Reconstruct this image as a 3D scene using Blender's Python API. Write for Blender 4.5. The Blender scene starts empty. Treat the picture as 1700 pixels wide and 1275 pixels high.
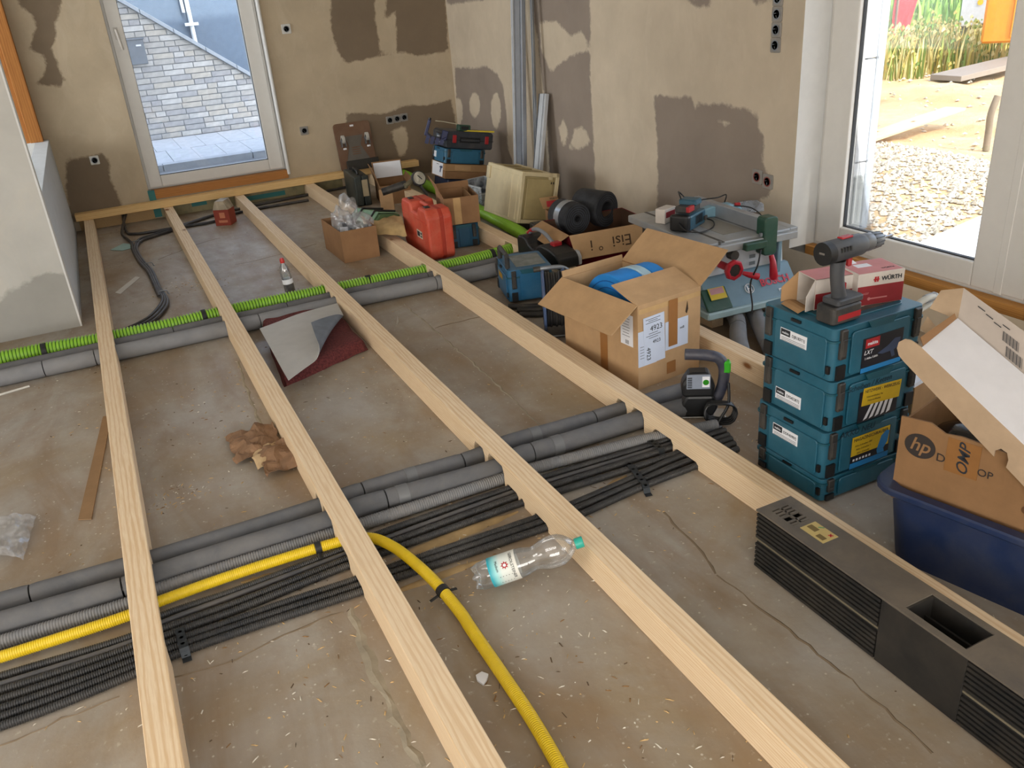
import bpy, bmesh, math, random
import numpy as np
from mathutils import Vector, Matrix, Euler
random.seed(7); PI=math.pi
scn=bpy.context.scene; col=scn.collection
# ------------------------------------------------------------------ camera
CR=Vector((0.89464264,-0.44044955,-0.07495828)); CU=Vector((0.24940697,0.35313712,0.90171522)); CF=Vector((0.37068951,0.825408,-0.42578271))
FL=1395.7926; CC=Vector((0,0,1.6))
cam=bpy.data.cameras.new('camera'); camo=bpy.data.objects.new('camera',cam); col.objects.link(camo)
cam.sensor_width=36; cam.lens=FL/1700*36; cam.clip_start=.02; cam.clip_end=200
camo.matrix_world=Matrix(((CR.x,CU.x,-CF.x,0),(CR.y,CU.y,-CF.y,0),(CR.z,CU.z,-CF.z,1.6),(0,0,0,1)))
scn.camera=camo
# ------------------------------------------------------------------ light
scn.view_settings.view_transform='Standard'; scn.view_settings.look='None'; scn.view_settings.gamma=1
scn.view_settings.use_curve_mapping=False; scn.view_settings.exposure=0.5
wd=bpy.data.worlds.new('sky'); scn.world=wd; wd.use_nodes=True; wn=wd.node_tree
wn.nodes.clear(); wo=wn.nodes.new('ShaderNodeOutputWorld'); wb=wn.nodes.new('ShaderNodeBackground'); ws=wn.nodes.new('ShaderNodeTexSky')
ws.sky_type='NISHITA'; ws.sun_disc=False; ws.sun_elevation=math.radians(46); ws.sun_rotation=math.radians(165); ws.altitude=200; ws.air_density=1.0; ws.dust_density=1.5
hs_=wn.nodes.new('ShaderNodeHueSaturation'); hs_.inputs['Saturation'].default_value=.55; wn.links.new(ws.outputs[0],hs_.inputs['Color']); wn.links.new(hs_.outputs[0],wb.inputs[0]); wn.links.new(wb.outputs[0],wo.inputs[0]); wb.inputs[1].default_value=.7
def lamp(name,kind,loc,direction,energy,color=(1,1,1),size=None):
    l=bpy.data.lights.new(name,kind); l.energy=energy; l.color=color
    if size: l.shape='RECTANGLE'; l.size,l.size_y=size
    o=bpy.data.objects.new(name,l); col.objects.link(o); o.location=loc
    o.rotation_euler=Vector(direction).to_track_quat('-Z','Y').to_euler(); return o
s_=lamp('sun','SUN',(6,-6,9),(-.16,.68,-.78),3.3,(1,.94,.84)); s_.data.angle=math.radians(.6)
# added fill lamps at assumed windows out of view; no openings are built
lamp('fill_lamp_right','AREA',(3.36,-.6,1.25),(-1,.05,-.12),290,(.86,.93,1),(2.8,2.0))
lamp('fill_lamp_rear','AREA',(-1.3,-3.35,1.5),(0.08,1,-.08),150,(1,.97,.93),(4.0,1.8))
lamp('fill_lamp_left','AREA',(-3.4,1.5,1.5),(1,.1,-.1),45,(1,.97,.93),(2.4,1.4))
lamp('fill_lamp_alcove','AREA',(-4.05,6.65,1.55),(1,-.02,-.06),105,(.92,.96,1),(2.0,1.3))  # unseen lamp added in the alcove to brighten the back wall
# ------------------------------------------------------------------ helpers
def ray(x,y): return CF*FL+CR*(x-850)-CU*(y-637.5)
def at(x,y,z=None,X=None,Y=None):
    """the point of a level plane (or a wall plane) seen in that direction"""
    d=ray(x,y)
    t=(z-1.6)/d.z if z is not None else (X/d.x if X is not None else Y/d.y)
    return CC+d*t
def lin(c):
    c=c.lstrip('#'); v=[int(c[i:i+2],16)/255 for i in (0,2,4)]
    return tuple(((x/12.92) if x<=.04045 else ((x+.055)/1.055)**2.4) for x in v)+(1,)
MATS={}
class NT:
    def __init__(s,name):
        s.m=bpy.data.materials.new(name); s.m.use_nodes=True; s.t=s.m.node_tree; s.n=s.t.nodes; s.b=s.n['Principled BSDF']; s.out=s.n['Material Output']
    def new(s,k,**kw):
        n=s.n.new(k)
        for a,v in kw.items():
            if a in n.inputs: n.inputs[a].default_value=v
            else: setattr(n,a,v)
        return n
    def link(s,a,b): s.t.links.new(a,b)
    def coord(s,scale=(1,1,1),kind='Object',rot=(0,0,0)):
        tc=s.n.new('ShaderNodeTexCoord'); mp=s.n.new('ShaderNodeMapping'); mp.inputs['Scale'].default_value=scale; mp.inputs['Rotation'].default_value=rot
        s.link(tc.outputs[kind],mp.inputs[0]); return mp.outputs[0]
    def noise(s,vec,scale,detail=4,rough=.55,dist=0):
        n=s.n.new('ShaderNodeTexNoise'); n.inputs['Scale'].default_value=scale; n.inputs['Detail'].default_value=detail; n.inputs['Roughness'].default_value=rough; n.inputs['Distortion'].default_value=dist
        s.link(vec,n.inputs['Vector']); return n.outputs['Fac']
    def ramp(s,fac,stops,interp='LINEAR'):
        n=s.n.new('ShaderNodeValToRGB'); n.color_ramp.interpolation=interp; e=n.color_ramp.elements
        while len(e)<len(stops): e.new(.5)
        for k,(p,c) in enumerate(stops): e[k].position=p; e[k].color=c if len(c)==4 else tuple(c)+(1,)
        s.link(fac,n.inputs[0]); return n.outputs[0]
    def mix(s,fac,a,b,mode='MIX'):
        n=s.n.new('ShaderNodeMix'); n.data_type='RGBA'; n.blend_type=mode
        for v,i in ((fac,0),(a,6),(b,7)):
            if hasattr(v,'is_output'): s.link(v,n.inputs[i])
            else: n.inputs[i].default_value=v
        return n.outputs[2]
    def math(s,op,a,b=0.0):
        n=s.n.new('ShaderNodeMath'); n.operation=op
        for v,i in ((a,0),(b,1)):
            if hasattr(v,'is_output'): s.link(v,n.inputs[i])
            else: n.inputs[i].default_value=v
        return n.outputs[0]
    def bump(s,h,strength=.3,dist=.002):
        n=s.n.new('ShaderNodeBump'); n.inputs['Strength'].default_value=strength; n.inputs['Distance'].default_value=dist
        s.link(h,n.inputs['Height']); s.link(n.outputs[0],s.b.inputs['Normal'])
    def base(s,c):
        if hasattr(c,'is_output'): s.link(c,s.b.inputs['Base Color'])
        else: s.b.inputs['Base Color'].default_value=c
BL=(0,0,0,1); WH=(1,1,1,1)
def plain(name,c,rough=.5,metal=0,dust=0.0,dustc='#9a8c78',bump=0,vary=.12,spec=.5):
    """moulded or painted stuff: slight tone variation, optional settled dust, fine relief"""
    if name in MATS: return MATS[name]
    t=NT(name); v=t.coord(); c=lin(c) if isinstance(c,str) else c
    n=t.noise(v,14,5,.6); d=tuple(x*(1-vary) for x in c[:3])+(1,)
    cc=t.mix(t.ramp(n,[(.35,BL),(.65,WH)]),d,c)
    if dust>0:
        n2=t.noise(v,7,6,.7,.4); cc=t.mix(t.math('MULTIPLY',t.ramp(n2,[(.38,BL),(.72,WH)]),dust),cc,lin(dustc))
    t.base(cc); t.b.inputs['Roughness'].default_value=rough; t.b.inputs['Metallic'].default_value=metal; t.b.inputs['Specular IOR Level'].default_value=spec
    if bump: t.bump(t.noise(v,220,3),bump,.001)
    MATS[name]=t.m; return t.m
def wood(name,light,dark,knot='#7a4a24',axis='Y',rough=.65):
    if name in MATS: return MATS[name]
    t=NT(name); sc={'X':(.55,9,9),'Y':(9,.55,9),'Z':(9,9,.55)}[axis]; kc={'X':(4.2,9,9),'Y':(9,4.2,9),'Z':(9,9,4.2)}[axis]
    oi=t.n.new('ShaderNodeObjectInfo'); tc=t.n.new('ShaderNodeTexCoord'); ad=t.n.new('ShaderNodeVectorMath'); ad.operation='ADD'
    cb=t.n.new('ShaderNodeCombineXYZ'); 
    for i in range(3): t.link(t.math('MULTIPLY',oi.outputs['Random'],17+9*i),cb.inputs[i])
    t.link(tc.outputs['Object'],ad.inputs[0]); t.link(cb.outputs[0],ad.inputs[1])
    def mp(s):
        m=t.n.new('ShaderNodeMapping'); m.inputs['Scale'].default_value=s; t.link(ad.outputs[0],m.inputs[0]); return m.outputs[0]
    v=mp(sc); w=t.n.new('ShaderNodeTexWave'); w.wave_type='RINGS'; w.rings_direction={'X':'X','Y':'Y','Z':'Z'}[axis]
    w.inputs['Scale'].default_value=4.6; w.inputs['Distortion'].default_value=5.5; w.inputs['Detail'].default_value=4; w.inputs['Detail Scale'].default_value=1.3
    t.link(v,w.inputs['Vector'])
    fine=t.noise(mp(tuple(x*9 for x in sc)),3,4,.6)
    big=t.noise(mp(tuple(x*.35 for x in sc)),2,3)
    c=t.mix(t.math('MULTIPLY',t.ramp(w.outputs['Fac'],[(.4,BL),(.95,WH)]),.55),lin(light),lin(dark))
    c=t.mix(t.math('MULTIPLY',t.ramp(fine,[(.4,BL),(.7,WH)]),.35),c,lin(dark))
    c=t.mix(t.math('MULTIPLY',t.ramp(big,[(.35,BL),(.7,WH)]),.3),c,lin(light))
    vo=t.n.new('ShaderNodeTexVoronoi'); vo.inputs['Scale'].default_value=.42; vo.inputs['Randomness'].default_value=1; t.link(mp(kc),vo.inputs['Vector'])
    c=t.mix(t.ramp(vo.outputs['Distance'],[(.05,WH),(.075,(.2,.2,.2,1)),(.12,BL)]),c,lin(knot))
    t.base(c); t.b.inputs['Roughness'].default_value=rough; t.b.inputs['Specular IOR Level'].default_value=.3
    t.bump(fine,.25,.001); MATS[name]=t.m; return t.m
def card(name,c,rough=.85,flute=None):
    """corrugated board: faint flutes, scuffs and creases"""
    if name in MATS: return MATS[name]
    t=NT(name); v=t.coord(); c=lin(c); n=t.noise(v,9,6,.65); d=tuple(x*.8 for x in c[:3])+(1,)
    cc=t.mix(t.ramp(n,[(.3,BL),(.7,WH)]),d,c)
    w=t.n.new('ShaderNodeTexWave'); w.bands_direction='Z'; w.inputs['Scale'].default_value=45; t.link(v,w.inputs['Vector'])
    cc=t.mix(t.math('MULTIPLY',w.outputs['Fac'],.07),cc,d)
    t.base(cc); t.b.inputs['Roughness'].default_value=rough; t.b.inputs['Specular IOR Level'].default_value=.2
    t.bump(t.noise(v,60,4),.12,.002); MATS[name]=t.m; return t.m
def glassy(name,tint=(1,1,1),gloss=.07,rough=.02,opac=0.0,col_=(.9,.95,1,1),fm=.8):
    if name in MATS: return MATS[name]
    t=NT(name); t.n.remove(t.b); tr=t.n.new('ShaderNodeBsdfTransparent'); tr.inputs[0].default_value=tuple(tint)+(1,)
    gl=t.n.new('ShaderNodeBsdfGlossy'); gl.inputs['Roughness'].default_value=rough
    fr=t.n.new('ShaderNodeFresnel'); fr.inputs[0].default_value=1.45
    mx=t.n.new('ShaderNodeMixShader'); t.link(t.math('ADD',t.math('MULTIPLY',fr.outputs[0],fm),gloss*.3),mx.inputs[0]); t.link(tr.outputs[0],mx.inputs[1]); t.link(gl.outputs[0],mx.inputs[2]); o=mx.outputs[0]
    if opac:
        df=t.n.new('ShaderNodeBsdfDiffuse'); df.inputs[0].default_value=col_; m2=t.n.new('ShaderNodeMixShader')
        nz=t.noise(t.coord(),18,5,.6,.5); t.link(t.math('MULTIPLY',t.ramp(nz,[(.3,BL),(.75,WH)]),opac*2),m2.inputs[0])
        t.link(o,m2.inputs[1]); t.link(df.outputs[0],m2.inputs[2]); o=m2.outputs[0]
    t.link(o,t.out.inputs[0]); MATS[name]=t.m; return t.m
class MB:
    """collects shapes that become ONE mesh"""
    def __init__(s): s.v=[]; s.f=[]; s.mi=[]
    def add(s,vs,fs,m=0,M=None):
        o=len(s.v); s.v+=[tuple(M@Vector(p)) if M else tuple(p) for p in vs]; s.f+=[tuple(i+o for i in f) for f in fs]; s.mi+=[m]*len(fs); return s
    def box(s,x0,y0,z0,x1,y1,z1,m=0,M=None,taper=0):
        t=taper
        vs=[(x0,y0,z0),(x1,y0,z0),(x1,y1,z0),(x0,y1,z0),(x0+t,y0+t,z1),(x1-t,y0+t,z1),(x1-t,y1-t,z1),(x0+t,y1-t,z1)]
        return s.add(vs,[(3,2,1,0),(4,5,6,7),(0,1,5,4),(1,2,6,5),(2,3,7,6),(3,0,4,7)],m,M)
    def cbox(s,c,size,m=0,M=None,rot=None):
        a,b,d=(x/2 for x in size); T=Matrix.Translation(c)
        if rot: T=T@Euler(rot).to_matrix().to_4x4()
        return s.box(-a,-b,-d,a,b,d,m,(M@T) if M else T)
    def prism(s,poly,h0,h1,axis='Z',m=0,M=None):
        n=len(poly)
        def q(p,h): return {'Z':(p[0],p[1],h),'X':(h,p[0],p[1]),'Y':(p[0],h,p[1])}[axis]
        vs=[q(p,h0) for p in poly]+[q(p,h1) for p in poly]
        fs=[tuple(range(n))[::-1],tuple(range(n,2*n))]+[(i,(i+1)%n,n+(i+1)%n,n+i) for i in range(n)]
        return s.add(vs,fs,m,M)
    def tube(s,path,r,n=10,m=0,M=None,caps=True,flat=1.0,close=False):
        P=[Vector(p) for p in path]; vs=[]; fs=[]; K=len(P); up=Vector((0,0,1)); rr=r if hasattr(r,'__len__') else [r]*K; pr=None
        for i in range(K):
            if close: d=P[(i+1)%K]-P[i-1]
            else: d=(P[min(i+1,K-1)]-P[max(i-1,0)])
            d=d.normalized() if d.length>1e-9 else Vector((1,0,0))
            if pr is None:
                a=d.cross(up); a=a if a.length>.05 else d.cross(Vector((1,0,0)))
            else: a=pr-d*pr.dot(d)
            a.normalize(); pr=a; b=a.cross(d)
            for k in range(n):
                t=2*PI*k/n; vs.append(P[i]+a*math.cos(t)*rr[i]+b*math.sin(t)*rr[i]*flat)
        R=K if close else K-1
        for i in range(R):
            for k in range(n):
                j=(i+1)%K; fs.append((i*n+k,i*n+(k+1)%n,j*n+(k+1)%n,j*n+k))
        if caps and not close: fs+=[tuple(range(n))[::-1],tuple((K-1)*n+k for k in range(n))]
        return s.add(vs,fs,m,M)
    def lathe(s,prof,n=20,m=0,M=None,caps=True):
        vs=[];fs=[];K=len(prof)
        for r,z in prof: vs+=[(r*math.cos(2*PI*k/n),r*math.sin(2*PI*k/n),z) for k in range(n)]
        for i in range(K-1): fs+=[(i*n+k,i*n+(k+1)%n,(i+1)*n+(k+1)%n,(i+1)*n+k) for k in range(n)]
        if caps: fs+=[tuple(range(n))[::-1],tuple((K-1)*n+k for k in range(n))]
        return s.add(vs,fs,m,M)
    def sheet(s,fn,nu,nv,th=0,m=0,M=None):
        """surface fn(u,v)->point, u,v in 0..1; thickness by doubling along the normal"""
        pts=[[Vector(fn(i/nu,j/nv)) for j in range(nv+1)] for i in range(nu+1)]
        vs=[p for r in pts for p in r]; W=nv+1
        fs=[(i*W+j,(i+1)*W+j,(i+1)*W+j+1,i*W+j+1) for i in range(nu) for j in range(nv)]
        if th:
            N=len(vs); nr=[]
            for i in range(nu+1):
                for j in range(nv+1):
                    a=pts[min(i+1,nu)][j]-pts[max(i-1,0)][j]; b=pts[i][min(j+1,nv)]-pts[i][max(j-1,0)]; c=a.cross(b); nr.append(c.normalized() if c.length>1e-12 else Vector((0,0,1)))
            vs=vs+[p-q*th for p,q in zip(vs,nr)]; fs=fs+[tuple(N+k for k in f[::-1]) for f in fs]
            rim=[i*W for i in range(nu+1)]+[nu*W+j for j in range(1,W)]+[i*W+nv for i in range(nu-1,-1,-1)]+[j for j in range(nv-1,0,-1)]
            fs+=[(rim[k],rim[k-1],N+rim[k-1],N+rim[k]) for k in range(len(rim))]
        return s.add(vs,fs,m,M)
    def mesh(s,name,mats,smooth=False):
        me=bpy.data.meshes.new(name); me.from_pydata([tuple(v) for v in s.v],[],s.f)
        for m in (mats if isinstance(mats,(list,tuple)) else [mats]): me.materials.append(m)
        if any(s.mi): me.polygons.foreach_set('material_index',s.mi)
        me.update(); bm=bmesh.new(); bm.from_mesh(me); bmesh.ops.recalc_face_normals(bm,faces=bm.faces); bm.to_mesh(me); bm.free()
        if smooth:
            me.polygons.foreach_set('use_smooth',[True]*len(me.polygons))
            try: me.set_sharp_from_angle(angle=math.radians(smooth if smooth is not True else 40))
            except Exception: pass
        return me
    def build(s,name,mats,parent=None,smooth=False,bevel=0,seg=1,loc=None,rz=0):
        o=bpy.data.objects.new(name,s.mesh(name,mats,smooth)); col.objects.link(o)
        if parent: o.parent=parent
        if loc is not None: o.location=loc
        if rz: o.rotation_euler.z=rz
        if bevel:
            b=o.modifiers.new('edge','BEVEL'); b.width=bevel; b.segments=seg; b.limit_method='ANGLE'; b.angle_limit=math.radians(35)
        return o
def thing(name,label,cat,loc=(0,0,0),rz=0,group=None,rot=None):
    o=bpy.data.objects.new(name,None); o.empty_display_size=.05; col.objects.link(o); o.location=loc
    o.rotation_euler=rot if rot else (0,0,rz); o['label']=label; o['category']=cat
    if group: o['group']=group
    return o
def tag(o,label,cat,group=None,kind=None):
    o['label']=label; o['category']=cat
    if group: o['group']=group
    if kind: o['kind']=kind
    return o
def struct(o): o['kind']='structure'; return o
def flat(name,w,h,mat,parent,loc,rot,th=.0006,bevel=0):
    """a label, sticker or plate lying in its own XY plane"""
    o=MB().box(-w/2,-h/2,0,w/2,h/2,th).build(name,mat,parent); o.location=loc; o.rotation_euler=rot; return o
def text(s,size,mat,parent,loc,rot,name='lettering',align='CENTER',sx=1,ext=.0004,bold=0,shear=0):
    c=bpy.data.curves.new(name,'FONT'); c.body=s; c.size=size; c.align_x=align; c.align_y='CENTER'; c.extrude=ext; c.resolution_u=3; c.offset=bold; c.shear=shear
    tmp=bpy.data.objects.new(name,c); col.objects.link(tmp); bpy.context.view_layer.update()
    me=bpy.data.meshes.new_from_object(tmp.evaluated_get(bpy.context.evaluated_depsgraph_get())); bpy.data.objects.remove(tmp)
    me.materials.clear(); me.materials.append(mat); o=bpy.data.objects.new(name,me); col.objects.link(o); o.parent=parent; o.location=loc; o.rotation_euler=rot; o.scale=(sx,1,1); return o
def spline(pts,n=8):
    """catmull-rom through pts"""
    P=[Vector(p) for p in pts]; out=[]
    for i in range(len(P)-1):
        a,b,c,d=P[max(i-1,0)],P[i],P[i+1],P[min(i+2,len(P)-1)]
        for k in range(n):
            t=k/n; out.append(.5*((2*b)+(c-a)*t+(2*a-5*b+4*c-d)*t*t+(3*b-a-3*c+d)*t**3))
    return out+[P[-1]]
def resample(pts,step):
    P=[Vector(p) for p in pts]; out=[P[0]]; acc=0
    for a,b in zip(P,P[1:]):
        L=(b-a).length; d=step-acc
        while d<=L: out.append(a.lerp(b,d/L)); d+=step
        acc=L-(d-step)
    return out
RX=(PI/2,0,0)     # a flat facing -Y
# ------------------------------------------------------------------ materials shared
W_JOIST=wood('spruce_joist','#ecd6b6','#cfa877','#8a5a30')
W_BATTEN=wood('spruce_batten','#e6c48b','#c6934f','#7a4a24','X')
W_POST=wood('glulam_post','#b0753a','#8a5325','#5a3216','Z')
W_SILL=wood('brown_sill_board','#b27a42','#8d5a2a','#5a3216','X')
W_SILLY=wood('larch_sill_board','#c08a4a','#9a6630','#6a3d1c','Y')
PVC=plain('white_pvc','#d9d6d0',.35,vary=.04)
GASK=plain('black_gasket','#1b1d21',.6)
GLASS=glassy('window_glass',(.97,.985,.99),.1)
BLACK=plain('black_plastic','#17181a',.45); DARK=plain('charcoal_plastic','#26282b',.5,dust=.18)
STEEL=plain('zinc_steel','#8c9094',.4,.8); CHROME=plain('bright_steel','#b9bcc0',.25,.95)
KRAFT=card('kraft_board','#ae8a63'); KRAFT2=card('brown_board','#987453'); KRAFTL=card('light_kraft_board','#bf9c74')
WHITEP=plain('white_print_paper','#e4e6ec',.7,vary=.04); INK=plain('printed_ink','#23262c',.7); RED=plain('red_print','#b3232c',.5)
# ================================================================== SETTING
XR,YB,ZC=3.24,8.0,2.62
def px_poly(pts,org,sc,**pl): return [at(org[0]+u/sc,org[1]+v/sc,**pl) for u,v in pts]
def sdf(p,poly):
    """signed distance to polygon, + inside (vectorised over p[N,2])"""
    d=np.full(len(p),9.); ins=np.zeros(len(p),bool); n=len(poly)
    for i in range(n):
        a=np.array(poly[i]); b=np.array(poly[(i+1)%n]); e=b-a; w=p-a
        t=np.clip((w@e)/(e@e+1e-12),0,1); d=np.minimum(d,np.hypot(*(w-t[:,None]*e).T))
        c1=(a[1]<=p[:,1])!=(b[1]<=p[:,1])
        with np.errstate(all='ignore'): xi=a[0]+(p[:,1]-a[1])*e[0]/(e[1] if abs(e[1])>1e-9 else 1e-9)
        ins^=c1&(p[:,0]<xi)
    return np.where(ins,d,-d)
def plaster(name,filler,bare):
    t=NT(name); v=t.coord(); a=t.n.new('ShaderNodeAttribute'); a.attribute_name='bare'
    n1=t.noise(v,16,6,.7,.3); n2=t.noise(v,3.0,4,.6)
    s=t.math('ADD',a.outputs['Fac'],t.math('MULTIPLY',t.math('SUBTRACT',n1,.5),.075))
    m=t.ramp(t.math('ADD',t.math('MULTIPLY',s,22),.5),[(.28,BL),(.72,WH)])
    n3=t.noise(t.coord((1,1,.5)),5,5,.7,.8)
    f=t.mix(t.ramp(n2,[(.3,BL),(.7,WH)]),lin(filler),tuple(x*.84 for x in lin(filler)[:3])+(1,))
    f=t.mix(t.math('MULTIPLY',t.ramp(n3,[(.5,BL),(.75,WH)]),.25),f,lin('#d9cdb8'))
    b=t.mix(t.ramp(n2,[(.3,BL),(.7,WH)]),lin(bare),tuple(x*.86 for x in lin(bare)[:3])+(1,))
    t.base(t.mix(m,f,b)); t.b.inputs['Roughness'].default_value=.9; t.b.inputs['Specular IOR Level'].default_value=.2
    t.bump(t.math('ADD',t.noise(v,40,4),t.math('MULTIPLY',m,-.6)),.2,.004); return t.m
def grid_wall(name,us,vs,hole,P3,mat,bare,fill,extra=None,mats=None):
    """wall skin on a grid; hole=(u0,u1,v0,v1); 'bare' holds the distance into unfilled board"""
    U=np.unique(np.round(np.concatenate([us,hole[:2] if hole else []]),4)); V=np.unique(np.round(np.concatenate([vs,hole[2:] if hole else []]),4))
    g=np.array([(a,b) for a in U for b in V]); d=np.full(len(g),-.5)
    for p in bare: d=np.maximum(d,sdf(g,p))
    for p in fill: d=np.minimum(d,-sdf(g,p))
    W=len(V); m=MB(); fs=[]
    for i in range(len(U)-1):
        for j in range(W-1):
            cu,cv=(U[i]+U[i+1])/2,(V[j]+V[j+1])/2
            if hole and hole[0]<cu<hole[1] and hole[2]<cv<hole[3]: continue
            fs.append((i*W+j,(i+1)*W+j,(i+1)*W+j+1,i*W+j+1))
    m.add([P3(a,b) for a,b in g],fs); n=len(m.v)
    if extra: extra(m)
    o=m.build(name,mats or mat); me=o.data; at_=me.attributes.new('bare','FLOAT','POINT'); vals=np.full(len(me.vertices),-.5,dtype=np.float32); vals[:n]=d; at_.data.foreach_set('value',vals)
    return struct(o)
def yz(pl): return [(p.y,p.z) for p in pl]
def xz(pl): return [(p.x,p.z) for p in pl]
def ell(c,r,org,sc,**pl): return px_poly([(c[0]+r[0]*math.cos(k*PI/6),c[1]+r[1]*math.sin(k*PI/6)) for k in range(12)],org,sc,**pl)
PLB=plaster('plaster_back','#c0af95','#82725f'); PLR=plaster('plaster_right','#c8b9a3','#93867a'); PLL=plaster('plaster_partition','#c6c4be','#a5a39d')
WPAINT=plain('white_reveal_plaster','#dcdcda',.85,vary=.05); CEILM=plain('white_ceiling','#e2dfd8',.9)
# --- floor
def floor_mat():
    t=NT('concrete_slab'); v=t.coord(); n=t.noise(v,1.3,6,.65,.5); n2=t.noise(v,5,6,.7); n3=t.noise(v,45,4,.6); n4=t.noise(t.coord((1.6,.5,1)),2.2,5,.6,.6)
    c=t.mix(t.ramp(n,[(.36,BL),(.62,WH)]),lin('#9a8a73'),lin('#aaa59e'))
    c=t.mix(t.math('MULTIPLY',t.ramp(n4,[(.42,BL),(.66,WH)]),.75),c,lin('#84694a'))
    c=t.mix(t.math('MULTIPLY',t.ramp(n2,[(.42,BL),(.75,WH)]),.35),c,lin('#847b6e'))
    c=t.mix(t.math('MULTIPLY',t.ramp(n3,[(.62,BL),(.72,WH)]),.4),c,lin('#cfc8ba'))
    vo=t.n.new('ShaderNodeTexVoronoi'); vo.inputs['Scale'].default_value=26; t.link(v,vo.inputs['Vector'])
    c=t.mix(t.math('MULTIPLY',t.ramp(vo.outputs['Distance'],[(.06,WH),(.1,BL)]),.6),c,lin('#d8d2c4'))
    t.base(c); t.link(t.ramp(n2,[(.3,(.38,)*3),(.7,(.62,)*3)]),t.b.inputs['Roughness']); t.b.inputs['Specular IOR Level'].default_value=.5
    t.bump(t.math('ADD',n3,t.math('MULTIPLY',n2,1.5)),.25,.003); return t.m
FLOORM=floor_mat()
floor=struct(MB().box(-4.2,-3.6,-.2,XR+.16,YB+.3,0).build('floor',FLOORM))
struct(MB().box(-4.2,-3.6,ZC,XR+.5,YB+.3,ZC+.2).build('ceiling',CEILM))
# seams of the slab: low ridges and grooves
RIDGE=plain('cement_ridge','#a59b88',.9,vary=.3); GROOVE=plain('dark_seam','#7b6b57',.95)
def seam(pts,w,h,mat,name='slab_seam'):
    P=resample(spline([at(x,y,z=0) for x,y in pts],6),.035); m=MB(); vs=[];fs=[]
    for i,p in enumerate(P):
        d=(P[min(i+1,len(P)-1)]-P[max(i-1,0)]).normalized(); a=Vector((d.y,-d.x,0)); ww=w*random.uniform(.4,1.3); j=a*random.uniform(-.006,.006)
        vs+=[p+j+a*ww,p+j+Vector((0,0,h*random.uniform(.5,1.4))),p+j-a*ww]
    for i in range(len(P)-1):
        for k in (0,1): fs.append((i*3+k,(i+1)*3+k,(i+1)*3+k+1,i*3+k+1))
    m.add(vs,fs); return m.build(name,mat,floor)
for pts,w,h,mt in [([(670,505),(735,560),(810,625),(905,715)],.006,.003,RIDGE),([(365,395),(330,405),(260,432)],.004,.001,GROOVE),([(525,405),(435,430),(385,440)],.004,.001,GROOVE),([(800,525),(720,545)],.005,.001,GROOVE),
    ([(280,1127),(400,1090),(505,1040),(570,1015)],.004,.002,GROOVE),([(0,1240),(100,1195),(215,1152)],.004,.002,GROOVE),([(580,1010),(620,1110),(660,1200),(700,1275)],.016,.003,RIDGE),([(1190,955),(1300,1040),(1420,1135),(1560,1265)],.004,.002,GROOVE),
    ([(395,600),(415,660),(440,720)],.008,.002,RIDGE),([(1100,850),(1150,900),(1190,955)],.004,.002,GROOVE)]: seam(pts,w,h,mt)
# --- back wall
c1=((0,0),3.188); c2=((440,0),3.188); c7=((860,0),3.188); KB=dict(Y=YB); KR=dict(X=XR)
bareB=[xz(px_poly(p,*c,**KB)) for p,c in (
 ([(345,-120),(350,160),(385,270),(430,335),(600,300),(700,275),(820,295),(970,275),(958,30),(950,-120)],c2),
 ([(430,595),(520,602),(620,605),(700,580),(710,560),(850,558),(985,525),(1010,650),(1040,900),(1040,960),(420,960),(425,760)],c2),
 ([(350,850),(430,835),(545,812),(580,850),(580,930),(640,1075),(660,1180),(380,1180),(350,1000)],c1),
 ([(100,-100),(330,-100),(320,60),(290,120),(300,200),(270,260),(300,330),(340,420),(320,455),(190,455),(240,380),(240,300),(150,260),(180,200),(190,100),(90,10)],c1))]
fillB=[xz(px_poly(p,*c,**KB)) for p,c in (([(585,-120),(580,100),(600,200),(610,280),(700,270),(695,150),(690,60),(655,90),(630,90),(640,40),(655,-120)],c2),([(665,690),(740,668),(760,740),(740,830),(705,820),(690,760)],c2))]
HB=(.30,1.515,.235,2.36)
def backx(m):
    a,b,c,d=HB
    for q in ([(a,8,c),(a,8.34,c),(a,8.34,d),(a,8,d)],[(b,8,c),(b,8,d),(b,8.34,d),(b,8.34,c)],[(a,8,d),(a,8.34,d),(b,8.34,d),(b,8,d)],[(a,8,c),(b,8,c),(b,8.34,c),(a,8.34,c)]): m.add(q,[(0,1,2,3)],1)
    m.box(-4.2,8.34,0,a-.005,8.37,3.2,1); m.box(b+.005,8.34,0,3.9,8.37,3.2,1); m.box(a-.005,8.34,0,b+.005,8.37,c-.005,1); m.box(a-.005,8.34,d+.005,b+.005,8.37,3.2,1)
grid_wall('wall_back',np.arange(-.42,XR+.03,.04),np.arange(0,ZC+.03,.04),HB,lambda a,b:(a,YB,b),PLB,bareB,fillB,backx,[PLB,WPAINT])
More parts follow.
